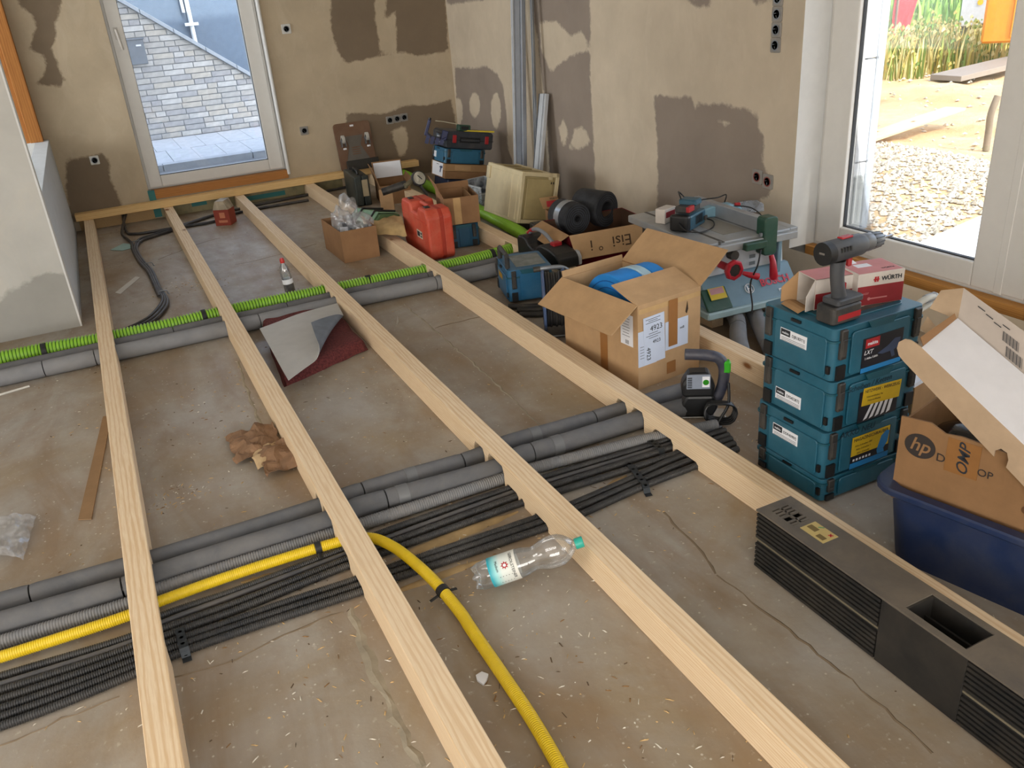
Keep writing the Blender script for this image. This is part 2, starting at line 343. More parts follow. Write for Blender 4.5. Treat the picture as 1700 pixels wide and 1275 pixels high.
# --- right wall
bareR=[yz(px_poly(p,*c,**KR)) for p,c in (
 ([(720,500),(870,520),(900,500),(960,550),(1090,550),(1265,600),(1275,700),(1305,720),(1290,860),(1340,930),(1330,1040),(1280,1040),(1280,1200),(735,1200),(740,800)],c7),
 ([(60,-120),(375,-120),(385,150),(380,380),(395,620),(412,1060),(420,1200),(180,1200),(150,600)],c7),
 ([(1003,355),(1090,365),(1170,350),(1230,390),(1260,460),(1280,620),(1285,780),(1310,860),(1310,960),(1020,960),(1018,640)],c2),
 ([(890,-40),(1030,-40),(1020,30),(960,35),(910,30)],c7),([(1220,-40),(1340,-40),(1330,10),(1250,20)],c7),([(962,25),(1160,0),(1160,-120),(962,-120)],c2))]
fillR=[yz(q) for q in (px_poly([(115,120),(200,110),(280,190),(340,160),(380,260),(270,300),(170,380),(120,250)],*c7,**KR),px_poly([(270,790),(300,680),(350,670),(385,760),(320,790)],*c7,**KR),px_poly([(215,680),(240,630),(265,700),(240,790)],*c7,**KR),
 ell((1110,555),(30,65),*c2,**KR),ell((1222,585),(26,98),*c2,**KR),ell((1025,590),(22,75),*c2,**KR),px_poly([(930,530),(955,530),(950,575),(930,575)],*c7,**KR),px_poly([(1050,655),(1090,640),(1130,655),(1090,668)],*c7,**KR))]
HR=(1.02,3.385,.2,2.36)
def rightx(m):
    a,b,c,d=HR; X1=3.47
    for q in ([(XR,b,c),(XR,b,d),(X1,b,d),(X1,b,c)],[(XR,a,c),(X1,a,c),(X1,a,d),(XR,a,d)],[(XR,a,d),(X1,a,d),(X1,b,d),(XR,b,d)]): m.add(q,[(0,1,2,3)],1)
    m.box(XR+.14,b+.01,-.2,3.44,8.36,3.2,1); m.box(XR+.14,-3.6,-.2,3.44,a-.01,3.2,1); m.box(3.42,a,d+.01,3.46,b,3.2,1); m.box(3.41,a,-.2,3.46,b,c,1)
grid_wall('wall_right',np.arange(-3.6,YB+.03,.045),np.arange(0,ZC+.03,.045),HR,lambda a,b:(XR,a,b),PLR,bareR,fillR,rightx,[PLR,WPAINT])
struct(MB().box(-6,-5,ZC+.2,3.70,8.37,7.2).build('wall_upper_storey',plain('white_render','#d8d8d4',.9)))
# --- partition on the left, its low return wall, and the post behind it
XP,YP=-.34,5.29; KP=dict(Y=YP)
bareP=[xz([at(0,498,**KP),at(20,478,**KP),at(40,480,**KP),at(38,465,**KP),at(85,452,**KP),at(108,453,**KP),at(125,470,**KP),at(160,620,**KP),at(-120,640,**KP),at(-120,520,**KP),at(-20,520,**KP)])]
def partx(m): m.box(-4.2,YP,0,XP-.001,YP+.004,ZC,1); m.box(-4.2,YP+.004,0,XP,YP+.11,ZC,1)
grid_wall('wall_left',np.arange(-4.2,XP+.02,.05),np.arange(0,ZC+.03,.05),None,lambda a,b:(min(a,XP),YP-.001,b),PLL,bareP,[],partx,[PLL,WPAINT])
rw=struct(MB().box(XP-.1,YP+.11,.0,XP,YB,.765).build('wall_return',plain('bluish_white_board','#cfd4da',.85,vary=.08),bevel=.002))
MB().box(XP-.085,YP+.13,.765,XP-.066,YP+1.1,.772).build('metal_profile',STEEL,rw)
struct(MB().box(-4.2,YP,0,-4.1,YB+.3,ZC).build('wall_alcove_side',WPAINT))
po=struct(MB().box(XP-.13,YB-.12,.765,XP-.035,YB-.002,ZC).box(XP-.2,YB-.1,.765,XP-.13,YB-.002,ZC).build('trim_1',W_POST,bevel=.003))
struct(MB().box(-4.2,-3.6,0,-4.1,YP,ZC).build('wall_far_left',CEILM)); struct(MB().box(-4.2,-3.7,0,XR+.2,-3.6,ZC).build('wall_rear',CEILM))
# --- window_1 (glazed door in the back wall)
w1=bpy.data.objects.new('window_1',None); col.objects.link(w1); w1.location=(.9,8.06,.24); struct(w1)
def lk(o,p):
    """parent a mesh that was built in world coordinates"""
    o.parent=p; o.matrix_parent_inverse=Matrix.Translation(p.location).inverted(); return o
def frame_xz(x0,x1,z0,z1,wl,wr,wb,wt,y0,y1): return MB().box(x0,y0,z0,x0+wl,y1,z1).box(x1-wr,y0,z0,x1,y1,z1).box(x0+wl,y0,z0,x1-wr,y1,z0+wb).box(x0+wl,y0,z1-wt,x1-wr,y1,z1)
lk(frame_xz(.302,1.512,.237,2.355,.04,.045,.035,.05,8.085,8.16).build('frame',PVC,bevel=.003),w1)
lk(frame_xz(.322,1.49,.25,2.33,.105,.12,.095,.1,8.06,8.14).build('sash',PVC,bevel=.006,seg=2),w1)
lk(frame_xz(.421,1.376,.34,2.235,.007,.007,.007,.007,8.064,8.1).build('gasket',GASK),w1)
lk(MB().box(.425,8.085,.343,1.372,8.105,2.232).build('pane',GLASS),w1)
hd=lk(MB().cbox((.366,8.055,1.50),(.032,.012,.09)).tube([(.366,8.05,1.525),(.366,8.015,1.525),(.37,8.012,1.50),(.383,8.012,1.375)],.011,10).build('handle',plain('silver_grey_handle','#c9c3ba',.35),smooth=50,bevel=.003),w1)
lk(MB().tube([(1.518,7.985,.2),(1.522,7.985,2.4)],.014,8).build('edge_bead',WPAINT,smooth=60),w1)
sb=struct(MB().box(.325,7.985,.165,1.51,8.07,.237).build('trim_2',W_SILL,bevel=.002))
TEAL=plain('teal_tape','#1f6f6d',.55)
for k,(x0,x1,z0,z1) in enumerate([(.29,.345,.16,.245),(.30,.36,0.01,.09),(1.02,1.45,.02,.06),(.62,.75,.05,.09)]):
    MB().box(x0,7.976 if z0>.1 else 7.984,z0,x1,7.99,z1).build('adhesive_tape',TEAL,sb)
BASEF=plain('yellowish_membrane','#8f845d',.5,bump=.6,vary=.35)
struct(MB().box(.36,7.988,0,2.0,7.999,.1).build('baseboard_back',BASEF)); struct(MB().box(-.3,7.99,0,.3,7.999,.1).build('baseboard_corner',wood('raw_base_board','#b39468','#8e7048')))
# --- window_2 (big window in the right wall)
w2=bpy.data.objects.new('window_2',None); col.objects.link(w2); w2.location=(3.4,2.3,.2); struct(w2)
def frame_yz(y0,y1,z0,z1,wl,wr,wb,wt,x0,x1): return MB().box(x0,y0,z0,x1,y0+wl,z1).box(x0,y1-wr,z0,x1,y1,z1).box(x0,y0+wl,z0,x1,y1-wr,z0+wb).box(x0,y0+wl,z1-wt,x1,y1-wr,z1)
lk(frame_yz(1.02,3.385,.2,2.36,.05,.05,.04,.05,3.415,3.48).build('frame',PVC,bevel=.003),w2)
for y0,y1 in ((2.285,3.36),(1.05,2.255)):
    sash=lk(frame_yz(y0,y1,.215,2.34,.12,.165 if y1>3 else .11,.112,.11,3.40,3.47).build('sash',PVC,bevel=.006,seg=2),w2)
    yy0,yy1=y0+.12,y1-(.165 if y1>3 else .11)
    lk(frame_yz(yy0-.001,yy1+.001,.326,2.231,.005,.005,.006,.005,3.422,3.445).build('gasket',GASK),w2)
    lk(MB().box(3.43,yy0,.327,3.45,yy1,2.23).build('pane',GLASS),w2)
lk(MB().box(3.398,2.25,.21,3.42,2.29,2.34).build('mullion_cover',PVC,bevel=.004),w2)
struct(MB().box(3.355,1.0,.1,3.41,3.385,.2).box(3.37,1.0,-.0,3.41,3.385,.1).build('trim_3',W_SILLY,bevel=.002))
# --- timber batten on the back wall and the five floor joists (pipes pass through notches)
bt=thing('wall_batten','pale spruce batten lying along the back wall over the joist ends','batten',(1.3,7.95,.1))
lk(MB().box(-.315,7.885,.1,2.75,7.982,.157).build('timber',W_BATTEN,bevel=.003),bt)
# --- pipes ------------------------------------------------------------------
def fl(pts,z): return [at(x,y,z=z) for x,y in pts]
CROSS=[]   # (polyline, half width, notch height)
def corr(path,r,depth,pitch,n=12,two=False):
    P=resample(spline(path,10),pitch/4); m=MB(); rr=[r if (i%4) in (0,1) else r-depth for i in range(len(P))]
    m.tube(P,rr,n)
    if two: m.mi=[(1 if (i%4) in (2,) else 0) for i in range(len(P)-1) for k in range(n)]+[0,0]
    return m
GREEN=plain('lime_green_hose','#8cc230',.4,dust=.12); FOAM=plain('grey_pipe_foam','#7c7d80',.9,dust=.3,dustc='#8f8a82',bump=.4); FOAM2=plain('dark_grey_pipe_foam','#5f6063',.9,dust=.35,dustc='#85807a',bump=.4)
YEL=plain('yellow_hose_plastic','#e3c21c',.4,dust=.06); CONDB=plain('black_conduit_plastic','#2b2c2f',.5,dust=.35,dustc='#6b655c'); CONDG=plain('grey_corrugated_tube','#77787b',.6,dust=.25)
STRAP=plain('punched_strap_steel','#3d4247',.5,.7); BAND=plain('black_rubber_band','#1d1d1e',.6)
def add_cross(path,hw,h): CROSS.append(([Vector(p) for p in path],hw,h))
gp=[(-2.2,4.83,.045),(-.75,4.85,.045),(-.25,4.81,.045),(.1,4.805,.045),(.49,4.83,.045),(1.03,4.82,.045),(1.63,4.805,.045),(2.0,4.82,.045),(2.3,4.88,.045),(2.43,4.97,.045),(2.49,5.15,.043),(2.515,5.4,.043),(2.55,6.05,.043),(2.575,7.0,.043),(2.59,7.97,.043)]
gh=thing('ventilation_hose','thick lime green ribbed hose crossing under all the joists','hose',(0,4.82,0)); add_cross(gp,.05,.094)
lk(corr(gp,.0445,.007,.0175,16,True).build('ribbed_tube',[GREEN,plain('groove_shade_dirt','#33600f',.6)],smooth=60),gh)  # groove rings coloured darker: painted shade between the ribs, plus held dirt
for x in (-.52,.30,1.27,2.1):
    lk(MB().tube([(x-.012,4.82,.045),(x+.012,4.82,.045)],.047,16).build('hose_band',BAND,smooth=50),gh)
def sleeve_pipe(name,label,path,r,breaks,mat,bands=(),cross=True,flatz=1.0):
    """pipe in foam sleeves butted end to end; breaks are arc fractions of the joints"""
    t=thing(name,label,'pipe',(path[0][0],path[0][1],0)); P=resample(spline(path,10),.02); n=len(P); br=[0]+[int(b*n) for b in breaks]+[n-1]
    for a,b in zip(br,br[1:]):
        seg=[P[a].lerp(P[min(a+1,n-1)],.12)]+P[a+1:b]+[P[b].lerp(P[b-1],.12)]
        if len(seg)>2: lk(MB().tube(seg,[r*.95]+[r]*(len(seg)-2)+[r*.95],14,flat=flatz).build('foam_sleeve',mat,smooth=50),t)
    lk(MB().tube([p for p in P[::6]]+[P[-1]],r*.6,8).build('inner_pipe',BLACK,smooth=50),t)
    for f in bands:
        i=int(f*n); lk(MB().tube([P[i-1],P[i],P[i+1]],r*1.05,14).build('tape_band',plain('grey_tape','#6d6e70',.4),smooth=50),t)
    if cross: add_cross(path,r+.004,2*r+.008)
    return t
sleeve_pipe('insulated_pipe','grey foam insulated pipe just in front of the green hose',[(-2.2,4.56,.042),(-.7,4.565,.042),(0,4.56,.042),(.6,4.565,.042),(1.15,4.57,.042),(1.75,4.55,.042),(2.26,4.58,.042)],.042,(.33,.375,.43,.62,.85),FOAM)
sleeve_pipe('insulated_pipe','grey foam insulated pipe squeezed between green hose and front pipe',[(-2.2,4.69,.038),(-.7,4.68,.038),(0,4.69,.038),(.6,4.685,.038),(1.15,4.70,.038),(1.75,4.68,.038),(2.26,4.70,.038)],.038,(.33,.52,.66,.85),FOAM2)
A=fl([(-400,1105),(0,1001),(202,944),(252,930),(400,884),(530,842),(580,822),(675,793),(785,761),(839,737),(941,708),(1023,683),(1110,655),(1160,640)],.033)
B=fl([(-400,1150),(0,1036),(205,977),(254,957),(400,910),(543,866),(587,846),(617,836),(815,781),(863,757),(921,740),(1034,705),(1090,688),(1165,668)],.036)
C=fl([(-400,1190),(0,1067),(209,1004),(260,980),(400,934),(550,887),(604,869),(819,800),(884,778),(1000,748),(1082,727),(1190,705)],.022)
sleeve_pipe('insulated_pipe','grey foam insulated pipe, rearmost of the thick bundle by the yellow hose',A,.033,(.22,.545,.665,.84),FOAM2,(.60,.76))
sleeve_pipe('insulated_pipe','thickest grey foam insulated pipe, second from the back of the near bundle',B,.037,(.3,.575,.76),FOAM2,(.59,.79))
t=thing('corrugated_tube','grey corrugated tube lying between thick foam pipes and yellow hose','tube',(C[0].x,C[0].y,0)); lk(corr(C,.0225,.002,.008,14).build('ribbed_tube',CONDG,smooth=60),t); add_cross(C,.026,.05)
D0=[(-400,1215),(0,1091),(212,1022),(263,999),(400,950),(557,901),(612,893),(648,905),(682,929),(716,960),(741,988),(768,1022),(782,1044),(836,1123),(885,1197),(930,1275),(985,1380)]
D=[at(x,y,z=(.03 if k<5 else (.036,.043,.044,.044,.043,.032)[k-5] if k<11 else .019)) for k,(x,y) in enumerate(D0)]
t=thing('corrugated_hose','yellow ribbed hose bending round toward the front between the joists','hose',(D[0].x,D[0].y,0)); lk(corr(D,.0175,.0014,.006,14).build('ribbed_tube',YEL,smooth=60),t); add_cross(D,.02,.05)
P_=resample(spline(D,10),.01)
for q in ((530,909),(738,980)):
    c=at(*q,z=.03); i=min(range(len(P_)),key=lambda i:(P_[i]-c).length)
    cl=lk(MB().tube([P_[i-1],P_[i+1]],.0198,14).build('clamp',BAND,smooth=50),t)
    s=P_[i]; dd=(P_[i+1]-P_[i-1]).normalized(); sd=Vector((dd.y,-dd.x,0))
    for sg in (-1,1): lk(MB().tube([s+sd*sg*.018+Vector((0,0,-.008)),s+sd*sg*.045+Vector((0,0,-.014))],.006,6,flat=.5).build('clamp_tail',BAND),t)
U=[[(-400,1242),(0,1123),(217,1057),(267,1023),(400,977),(567,913),(648,879),(839,813),(907,791),(1071,742),(1190,702)],
   [(-400,1254),(0,1136),(218,1066),(269,1034),(400,985),(570,921),(662,886),(846,819),(913,798),(1081,747),(1200,708)],
   [(-400,1266),(0,1147),(218,1075),(270,1045),(400,998),(574,929),(662,896),(853,826),(921,805),(1088,752),(1205,714)],
   [(-400,1282),(0,1162),(219,1086),(272,1057),(400,1010),(577,939),(669,906),(863,836),(930,815),(1102,760),(1210,722)],
   [(-400,1298),(0,1177),(220,1098),(274,1070),(400,1026),(468,1002),(591,962),(648,942),(884,862),(952,836),(1058,790),(1119,762),(1215,728)],
   [(-400,1313),(0,1191),(221,1108),(276,1081),(400,1037),(595,972),(650,951),(890,870),(957,844),(1064,798),(1132,769),(1220,736)],
   [(-400,1328),(0,1206),(222,1119),(278,1092),(400,1048),(599,982),(653,961),(897,879),(966,853),(1071,806),(1143,778),(1225,745)]]
CL=['black ribbed conduit, rearmost, next to the yellow hose','thin smooth dark cable pipe running among the black ribbed conduits','black ribbed conduit just in front of the smooth cable pipe','black ribbed conduit, front one of the rear conduit group','black ribbed conduit, rear one of the front group of three','black ribbed conduit, middle one of the front group of three','black ribbed conduit nearest to the camera']
for k,(pp,lb) in enumerate(zip(U,CL)):
    pth=fl(pp,.0125); pth=[p+Vector((0,0,.0)) for p in pth]
    if k==1: o=MB().tube(resample(spline(pth,8),.03),.009,10).build('cable_pipe',plain('dark_smooth_pipe','#47484c',.4,dust=.2),smooth=60); hw=.012
    else: o=corr(pth,.0125,.0022,.006,10).build('cable_conduit',CONDB,smooth=60); hw=.014
    tag(o,lb,'conduit','black conduits along the floor'); add_cross(pth,hw,.028)
def strap(label,px0,px1,n=5):
    """perforated steel strap bent over pipes"""
    a=at(*px0,z=.0); b=at(*px1,z=0.0); d=(b-a); L=d.length; d.normalize(); s=Vector((d.y,-d.x,0)); m=MB()
    prof=[(0,.003),(.02,.004),(.03,.028),(L*.5,.0285),(L-.03,.028),(L-.02,.004),(L,.003)]
    def fn(u,v):
        x=u*L; z=np.interp(x,[p[0] for p in prof],[p[1] for p in prof]); return a+d*x+s*(v-.5)*.024+Vector((0,0,float(z)))
    o=m.sheet(fn,24,1,.0015).build('perforated_strap',STRAP); tag(o,label,'strap','perforated straps over the conduits')
    for k in range(n):
        x=L*(k+.8)/(n+.6); q=fn(x/L,.5); h=MB().lathe([(.0001,.0016),(.0055,.0016)],10,M=Matrix.Translation(q)).build('strap_hole',BLACK,o)
strap('perforated steel strap holding conduits beside the leftmost joist',(299,1045),(312,1100)); strap('perforated steel strap over the front conduits near the right joist',(1040,775),(1078,825)); strap('perforated steel strap over the rear conduits near the right joist',(1072,736),(1105,762))
# joists
def joist(xl0,xl1,label,y0=-1.6,y1=7.98,w=.076,h=.1,extra=()):
    cuts=[]
    xm=(xl0+xl1)/2+w/2
    for path,hw,nh in CROSS:
        P=resample(spline(path,6),.02)
        ys=[p.y for p in P if xm-w/2-.012<=p.x<=xm+w/2+.012]
        if not ys: continue
        if max(ys)-min(ys)>.35: continue
        cuts.append([min(ys)-hw,max(ys)+hw,nh])
    cuts.sort(); mg=[]
    for c in cuts:
        if mg and c[0]<mg[-1][1]+.012: mg[-1][1]=max(mg[-1][1],c[1]); mg[-1][2]=max(mg[-1][2],c[2])
        else: mg.append(c[:])
    poly=[(y0,0)]
    for a,b,nh in mg: nh=min(nh,.094 if nh>.09 else .084); poly+=[(a,0),(a,nh*.7),(a+.012,nh),(b-.012,nh),(b,nh*.7),(b,0)]
    poly+=[(y1,0),(y1,h),(y0,h)]
    n=len(poly); vs=[]
    for side in (0,1):
        for y,z in poly:
            k=(y-y0)/(y1-y0); vs.append((xl0+(xl1-xl0)*k+(w if side else 0),y,z))
    m=MB(); m.add(vs,[tuple(range(n)),tuple(range(n,2*n))[::-1]]+[(i,n+i,n+(i+1)%n,(i+1)%n) for i in range(n)])
    # long lengthwise faces are split so that the bevel stays clean
    o=m.build('floor_joist',W_JOIST,bevel=.002); return tag(o,label,'joist','floor joists')
joist(-.238,-.259,'leftmost pale spruce floor joist'); joist(.372,.381,'second pale spruce floor joist from the left, over the yellow hose'); joist(.993,.99,'third pale spruce floor joist from the left, touched by the clear bottle cap'); joist(1.617,1.629,'fourth pale spruce floor joist from the left, passing the blue case stack',w=.08); joist(2.245,2.25,'rightmost floor joist, largely hidden behind cartons and cases',w=.08)
# ================================================================== OUTSIDE
# --- behind the glazed door: paving and a brick stair wall
STONE=plain('pale_paving','#b9bcc0',.85,vary=.15,bump=.3)
terr=struct(MB().box(-3,8.37,-.4,6,14.5,.09).build('ground_terrace',plain('terrace_bedding','#7d8084',.9)))
sl=MB().box(-.14,-.56,0,.14,.56,.06).mesh('paving_slab',STONE)
for i in range(10):
    for j in range(2):
        o=bpy.data.objects.new('paving_slab',sl); col.objects.link(o); o.parent=terr; o.location=(-.1+i*.285+.1*j,11.62-1.13*j,.09+random.uniform(-.002,.002))
kb=MB().box(-.47,-.075,0,.47,.075,.1).mesh('kerb_stone',plain('kerb_concrete','#a7abb0',.9,bump=.4))
for i in range(4):
    o=bpy.data.objects.new('kerb_stone',kb); col.objects.link(o); o.parent=terr; o.location=(.1+i*.95,9.98,.06)
bw=thing('brick_stair_wall','whitish brick wall with a sloping top seen through the glazed door','wall',(1.4,12.3,.15))
MORT=plain('pale_mortar','#8f9296',.95)
def ztop(x): return 1.80-(x-.70)*(1.80-.80)/(2.06-.70)
lk(MB().prism([(.2,.1),(3.0,.1),(3.0,ztop(3.0)),(.2,ztop(.2))],12.21,12.45,'Y').build('mortar_core',MORT),bw)
bm_=[plain('brick_white_%d'%k,c,.85,vary=.18,bump=.5) for k,c in enumerate(('#c3c1bd','#b3b0ab','#bcb6ac','#a9a8a8'))]
meshes={}
H=.0685
for r in range(27):
    z=.155+r*H; x=.28+random.uniform(-.2,0)
    while x<2.55:
        L=random.choice((.24,.24,.24,.115)); zt=ztop(x+L)-.03
        z2=z+H-.011; tl,tr=ztop(x)-.028,ztop(x+L)-.028
        if x+L>.45 and z2>tr and tl>z+.012:
            pts=[(x,z),(x+L,z)] if tr>z else [(x,z),(x+(tl-z)/(tl-tr)*L,z)]
            if tr>z: pts.append((x+L,tr))
            pts+=([(x+max(0,(tl-z2)/(tl-tr)*L),z2),(x,z2)] if tl>z2 else [(x,tl)])
            o=MB().prism(pts,12.199,12.229,'Y').build('brick',bm_[random.randrange(4)]); lk(o,bw)
        elif z2<=tr and x+L>.45:
            key=(L,random.randrange(4))
            if key not in meshes: meshes[key]=MB().box(0,0,0,L,.03,H-.011).mesh('brick',bm_[key[1]])
            o=bpy.data.objects.new('brick',meshes[key]); col.objects.link(o); o.location=(x,12.199+random.uniform(0,.004),z); lk(o,bw)
        x+=L+.011
cop=plain('grey_coping','#a6adb4',.8)
for k in range(8):
    x0=.2+k*.34; x1=x0+.335
    lk(MB().prism([(x0,ztop(x0)-.02),(x1,ztop(x1)-.02),(x1,ztop(x1)+.035),(x0,ztop(x0)+.035)],12.16,12.5,'Y').build('coping_stone',cop,bevel=.004),bw)
mb=thing('mailbox','flat slate grey letter box on the whitish brick wall','mailbox',(.72,12.19,1.08)); SLATE=plain('slate_grey_metal','#737a82',.5)
lk(MB().box(.55,12.15,1.075,.835,12.199,1.375).build('body',SLATE,bevel=.004),mb); lk(MB().box(.74,12.147,1.285,.80,12.151,1.303).build('name_plate',WHITEP),mb)
lk(MB().box(.53,12.14,1.36,.85,12.199,1.38).build('flap',SLATE,bevel=.003),mb)
hs=thing('neighbour_house_wall','blue-grey rendered wall rising behind the brick stair wall','house',(2,13.5,0))
lk(MB().prism([(-3,.1),(7,.1),(7,3.4),(2.6,3.4),(2.42,1.95),(2.2,1.80),(2.1,3.4),(-3,3.4)],13.3,13.5,'Y').build('facade',plain('blue_grey_render','#66788c',.8,vary=.1)),hs)
dp=thing('downpipe','white downpipe with a cross bracket on the blue-grey wall','pipe',(1.53,13.25,1.2)); DW=plain('white_downpipe','#dfe3e6',.5)
lk(MB().tube([(1.58,13.26,1.2),(1.575,13.26,2.6)],.03,10).build('pipe',DW,smooth=60),dp); lk(MB().cbox((1.58,13.24,1.47),(.18,.04,.04)).build('bracket',DW),dp); lk(MB().tube([(1.51,13.25,1.62),(1.49,13.25,2.6)],.022,8).build('side_pipe',DW,smooth=60),dp)
# --- beyond the big window
EPS=plain('white_insulation_board','#f2f3f4',.9,bump=.3)
ep=struct(MB().box(3.47,3.395,-.2,3.70,8.36,3.2).build('wall_insulation',EPS))
struct(MB().box(3.47,-3.6,-.2,3.70,1.0,3.2).build('wall_insulation_near',EPS)); struct(MB().box(3.47,1.0,2.36,3.70,3.395,3.2).build('wall_insulation_top',EPS))
for z in (.1,.62,1.14,1.66): MB().box(3.472,3.30,z,3.69,3.394,z+.512).build('insulation_board',EPS,ep,bevel=.004)
MB().box(3.66,3.285,.25,3.70,3.31,2.4).build('corner_bead',plain('aluminium_bead','#c5cad0',.3,.6),ep)
MB().box(3.56,3.27,.22,3.62,3.30,.55).build('foil_strip',plain('grey_foil','#b9bbb6',.5),ep)
struct(MB().box(3.47,1.0,.12,3.80,3.4,.2).build('window_ledge',plain('pale_ledge','#c9ccd0',.6)))
def dirt():
    t=NT('sandy_ground'); v=t.coord(); n=t.noise(v,.9,6,.65); n2=t.noise(v,9,6,.7); n3=t.noise(v,60,3)
    c=t.mix(t.ramp(n,[(.35,BL),(.65,WH)]),lin('#b08d60'),lin('#c9ad82')); c=t.mix(t.math('MULTIPLY',t.ramp(n2,[(.45,BL),(.75,WH)]),.4),c,lin('#8d7350')); c=t.mix(t.math('MULTIPLY',t.ramp(n3,[(.6,BL),(.7,WH)]),.35),c,lin('#ddd2bd'))
    t.base(c); t.b.inputs['Roughness'].default_value=.95; t.bump(t.math('ADD',n2,n3),.6,.02); return t.m
DIRT=dirt(); rnd=random.Random(3)
def gz(x,y): return -.06+.03*math.sin(x*.9+y*.5)+.02*math.sin(2.3*x-1.1*y)
g=MB(); g.sheet(lambda u,v:(3.70+u*34,-8+v*44,gz(3.7+u*34,-8+v*44)+(.0 if u<.1 else .04*rnd.uniform(-1,1))),120,150); struct(g.build('ground',DIRT,smooth=True))
GRAV=[plain('gravel_%d'%k,c,.9) for k,c in enumerate(('#b8ad99','#a09786','#c9c0ae'))]
def stones(name,n,xr,yr,sz,label,cond=None):
    m=MB(); k=0
    while k<n:
        x=rnd.uniform(*xr); y=rnd.uniform(*yr)
        if cond and not cond(x,y): continue
        k+=1; s=rnd.uniform(*sz); vs=[Vector((a*rnd.uniform(.7,1.2),b*rnd.uniform(.7,1.2),c*rnd.uniform(.4,.9)))*s for a,b,c in ((1,0,0),(-1,0,0),(0,1,0),(0,-1,0),(0,0,1),(0,0,-.6))]
        a=rnd.uniform(0,6.3); ca,sa=math.cos(a),math.sin(a); z=gz(x,y)+s*.25
        m.add([(x+p.x*ca-p.y*sa,y+p.x*sa+p.y*ca,z+p.z) for p in vs],[(0,2,4),(2,1,4),(1,3,4),(3,0,4),(2,0,5),(1,2,5),(3,1,5),(0,3,5)],rnd.randrange(3))
    return tag(m.build(name,GRAV),label,'gravel',kind='stuff')
stones('gravel_bed',5200,(3.9,6.9),(2.4,6.0),(.012,.034),'coarse pale gravel outside the big window',lambda x,y:x-.35*(y-3)<6.1 and not (-.05<(x-4.25)*.978+(y-.18)*.208<2.25 and -.05<-(x-4.25)*.208+(y-.18)*.978<3.25))
stones('scattered_stones',700,(6,13),(3.5,11),(.012,.04),'loose stones scattered on the sandy yard')
pa=tag(MB().box(0,0,-.1,2.2,3.2,0).build('concrete_path',plain('pale_concrete','#cfd2d6',.8,bump=.2),loc=(4.25,.18,.0),rz=math.radians(12),bevel=.01),'pale concrete path slab outside near the window mullion','path')
def plank(name,label,a,b,w,th,mat):
    a,b=Vector(a),Vector(b); d=b-a; o=MB().box(0,-w/2,0,d.length,w/2,th).build(name,mat,bevel=.004); o.location=a; o.rotation_euler=d.to_track_quat('X','Z').to_euler(); return tag(o,label,'plank')
WP=wood('weathered_plank','#e0c493','#c29a60','#7a4a24','X')
plank('wooden_plank','pale timber plank lying on the sandy yard behind the stake',(6.3,5.95,-.0),(8.35,6.4,.05),.22,.03,WP)
plank('wooden_plank','grey weathered board lying on the ground by the orange machine',(10.6,8.35,0),(12.6,8.3,.12),.5,.07,wood('grey_board','#8a8074','#6b6258','#4a4038','X'))
sp=[(7.27,5.2,-.08),(7.28,5.21,.1),(7.26,5.2,.25),(7.30,5.19,.40)]
tag(MB().tube(spline(sp,4),.03,8).build('wooden_stake',plain('grey_branch','#7d705f',.9,bump=.5),smooth=50),'short grey wooden stake standing in the sandy yard','stake')
tag(MB().tube([(7.6,5.0,-.08),(7.62,5.0,.12)],.03,7).build('wooden_stake',plain('brown_peg','#a5805a',.9)),'tiny brown peg beside the grey stake in the yard','stake')
q_=at(1600,100,z=0); RT0=q_.y/q_.x
# weeds: blades and seed heads
def weeds(name,label,n,xr,yr,hr,cols,rs,w=.02):
    R=random.Random(rs); ms=[plain('weed_%s_%d'%(name,i),c,.8) for i,c in enumerate(cols)]; m=MB()
    for _ in range(n):
        x=R.uniform(*xr); y=R.uniform(*yr); h=R.uniform(*hr); a=R.uniform(0,6.3); l=R.uniform(.05,.3)*h; dx,dy=math.cos(a)*l,math.sin(a)*l; px,py=-math.sin(a)*w/2,math.cos(a)*w/2; z=gz(x,y)-.03; mi=R.randrange(len(ms))
        if y/x<RT0-.07: continue
        if y/x<RT0: h*=max(.12,1-(RT0-y/x)*9); dx*=.5; dy*=.5
        m.add([(x-px,y-py,z),(x+px,y+py,z),(x+dx*.4-px,y+dy*.4-py,z+h*.6),(x+dx*.4+px,y+dy*.4+py,z+h*.6),(x+dx,y+dy,z+h)],[(0,1,3,2),(2,3,4)],mi)
        if R.random()<.5:
            s=.03*R.uniform(.6,1.4); c=(x+dx,y+dy,z+h); m.add([(c[0]-s,c[1],c[2]),(c[0]+s,c[1],c[2]),(c[0],c[1]-s,c[2]+s),(c[0],c[1]+s,c[2]+s),(c[0],c[1],c[2]+2*s)],[(0,2,4),(2,1,4),(1,3,4),(3,0,4)],mi)
    return tag(m.build(name,ms),label,'weeds',kind='stuff')
weeds('dry_weeds','tall yellow-green weeds across the yard outside',3000,(10.2,14.5),(9.0,12.5),(.12,.68),('#8f9440','#b3a04e','#c9b468','#6f8438','#d8c888'),1,.03)
weeds('green_grass','bright green bush and grass behind the weeds',2600,(18,24),(15,20),(.4,1.1),('#6f9a3c','#8fb84e','#5b8434'),2,.07)
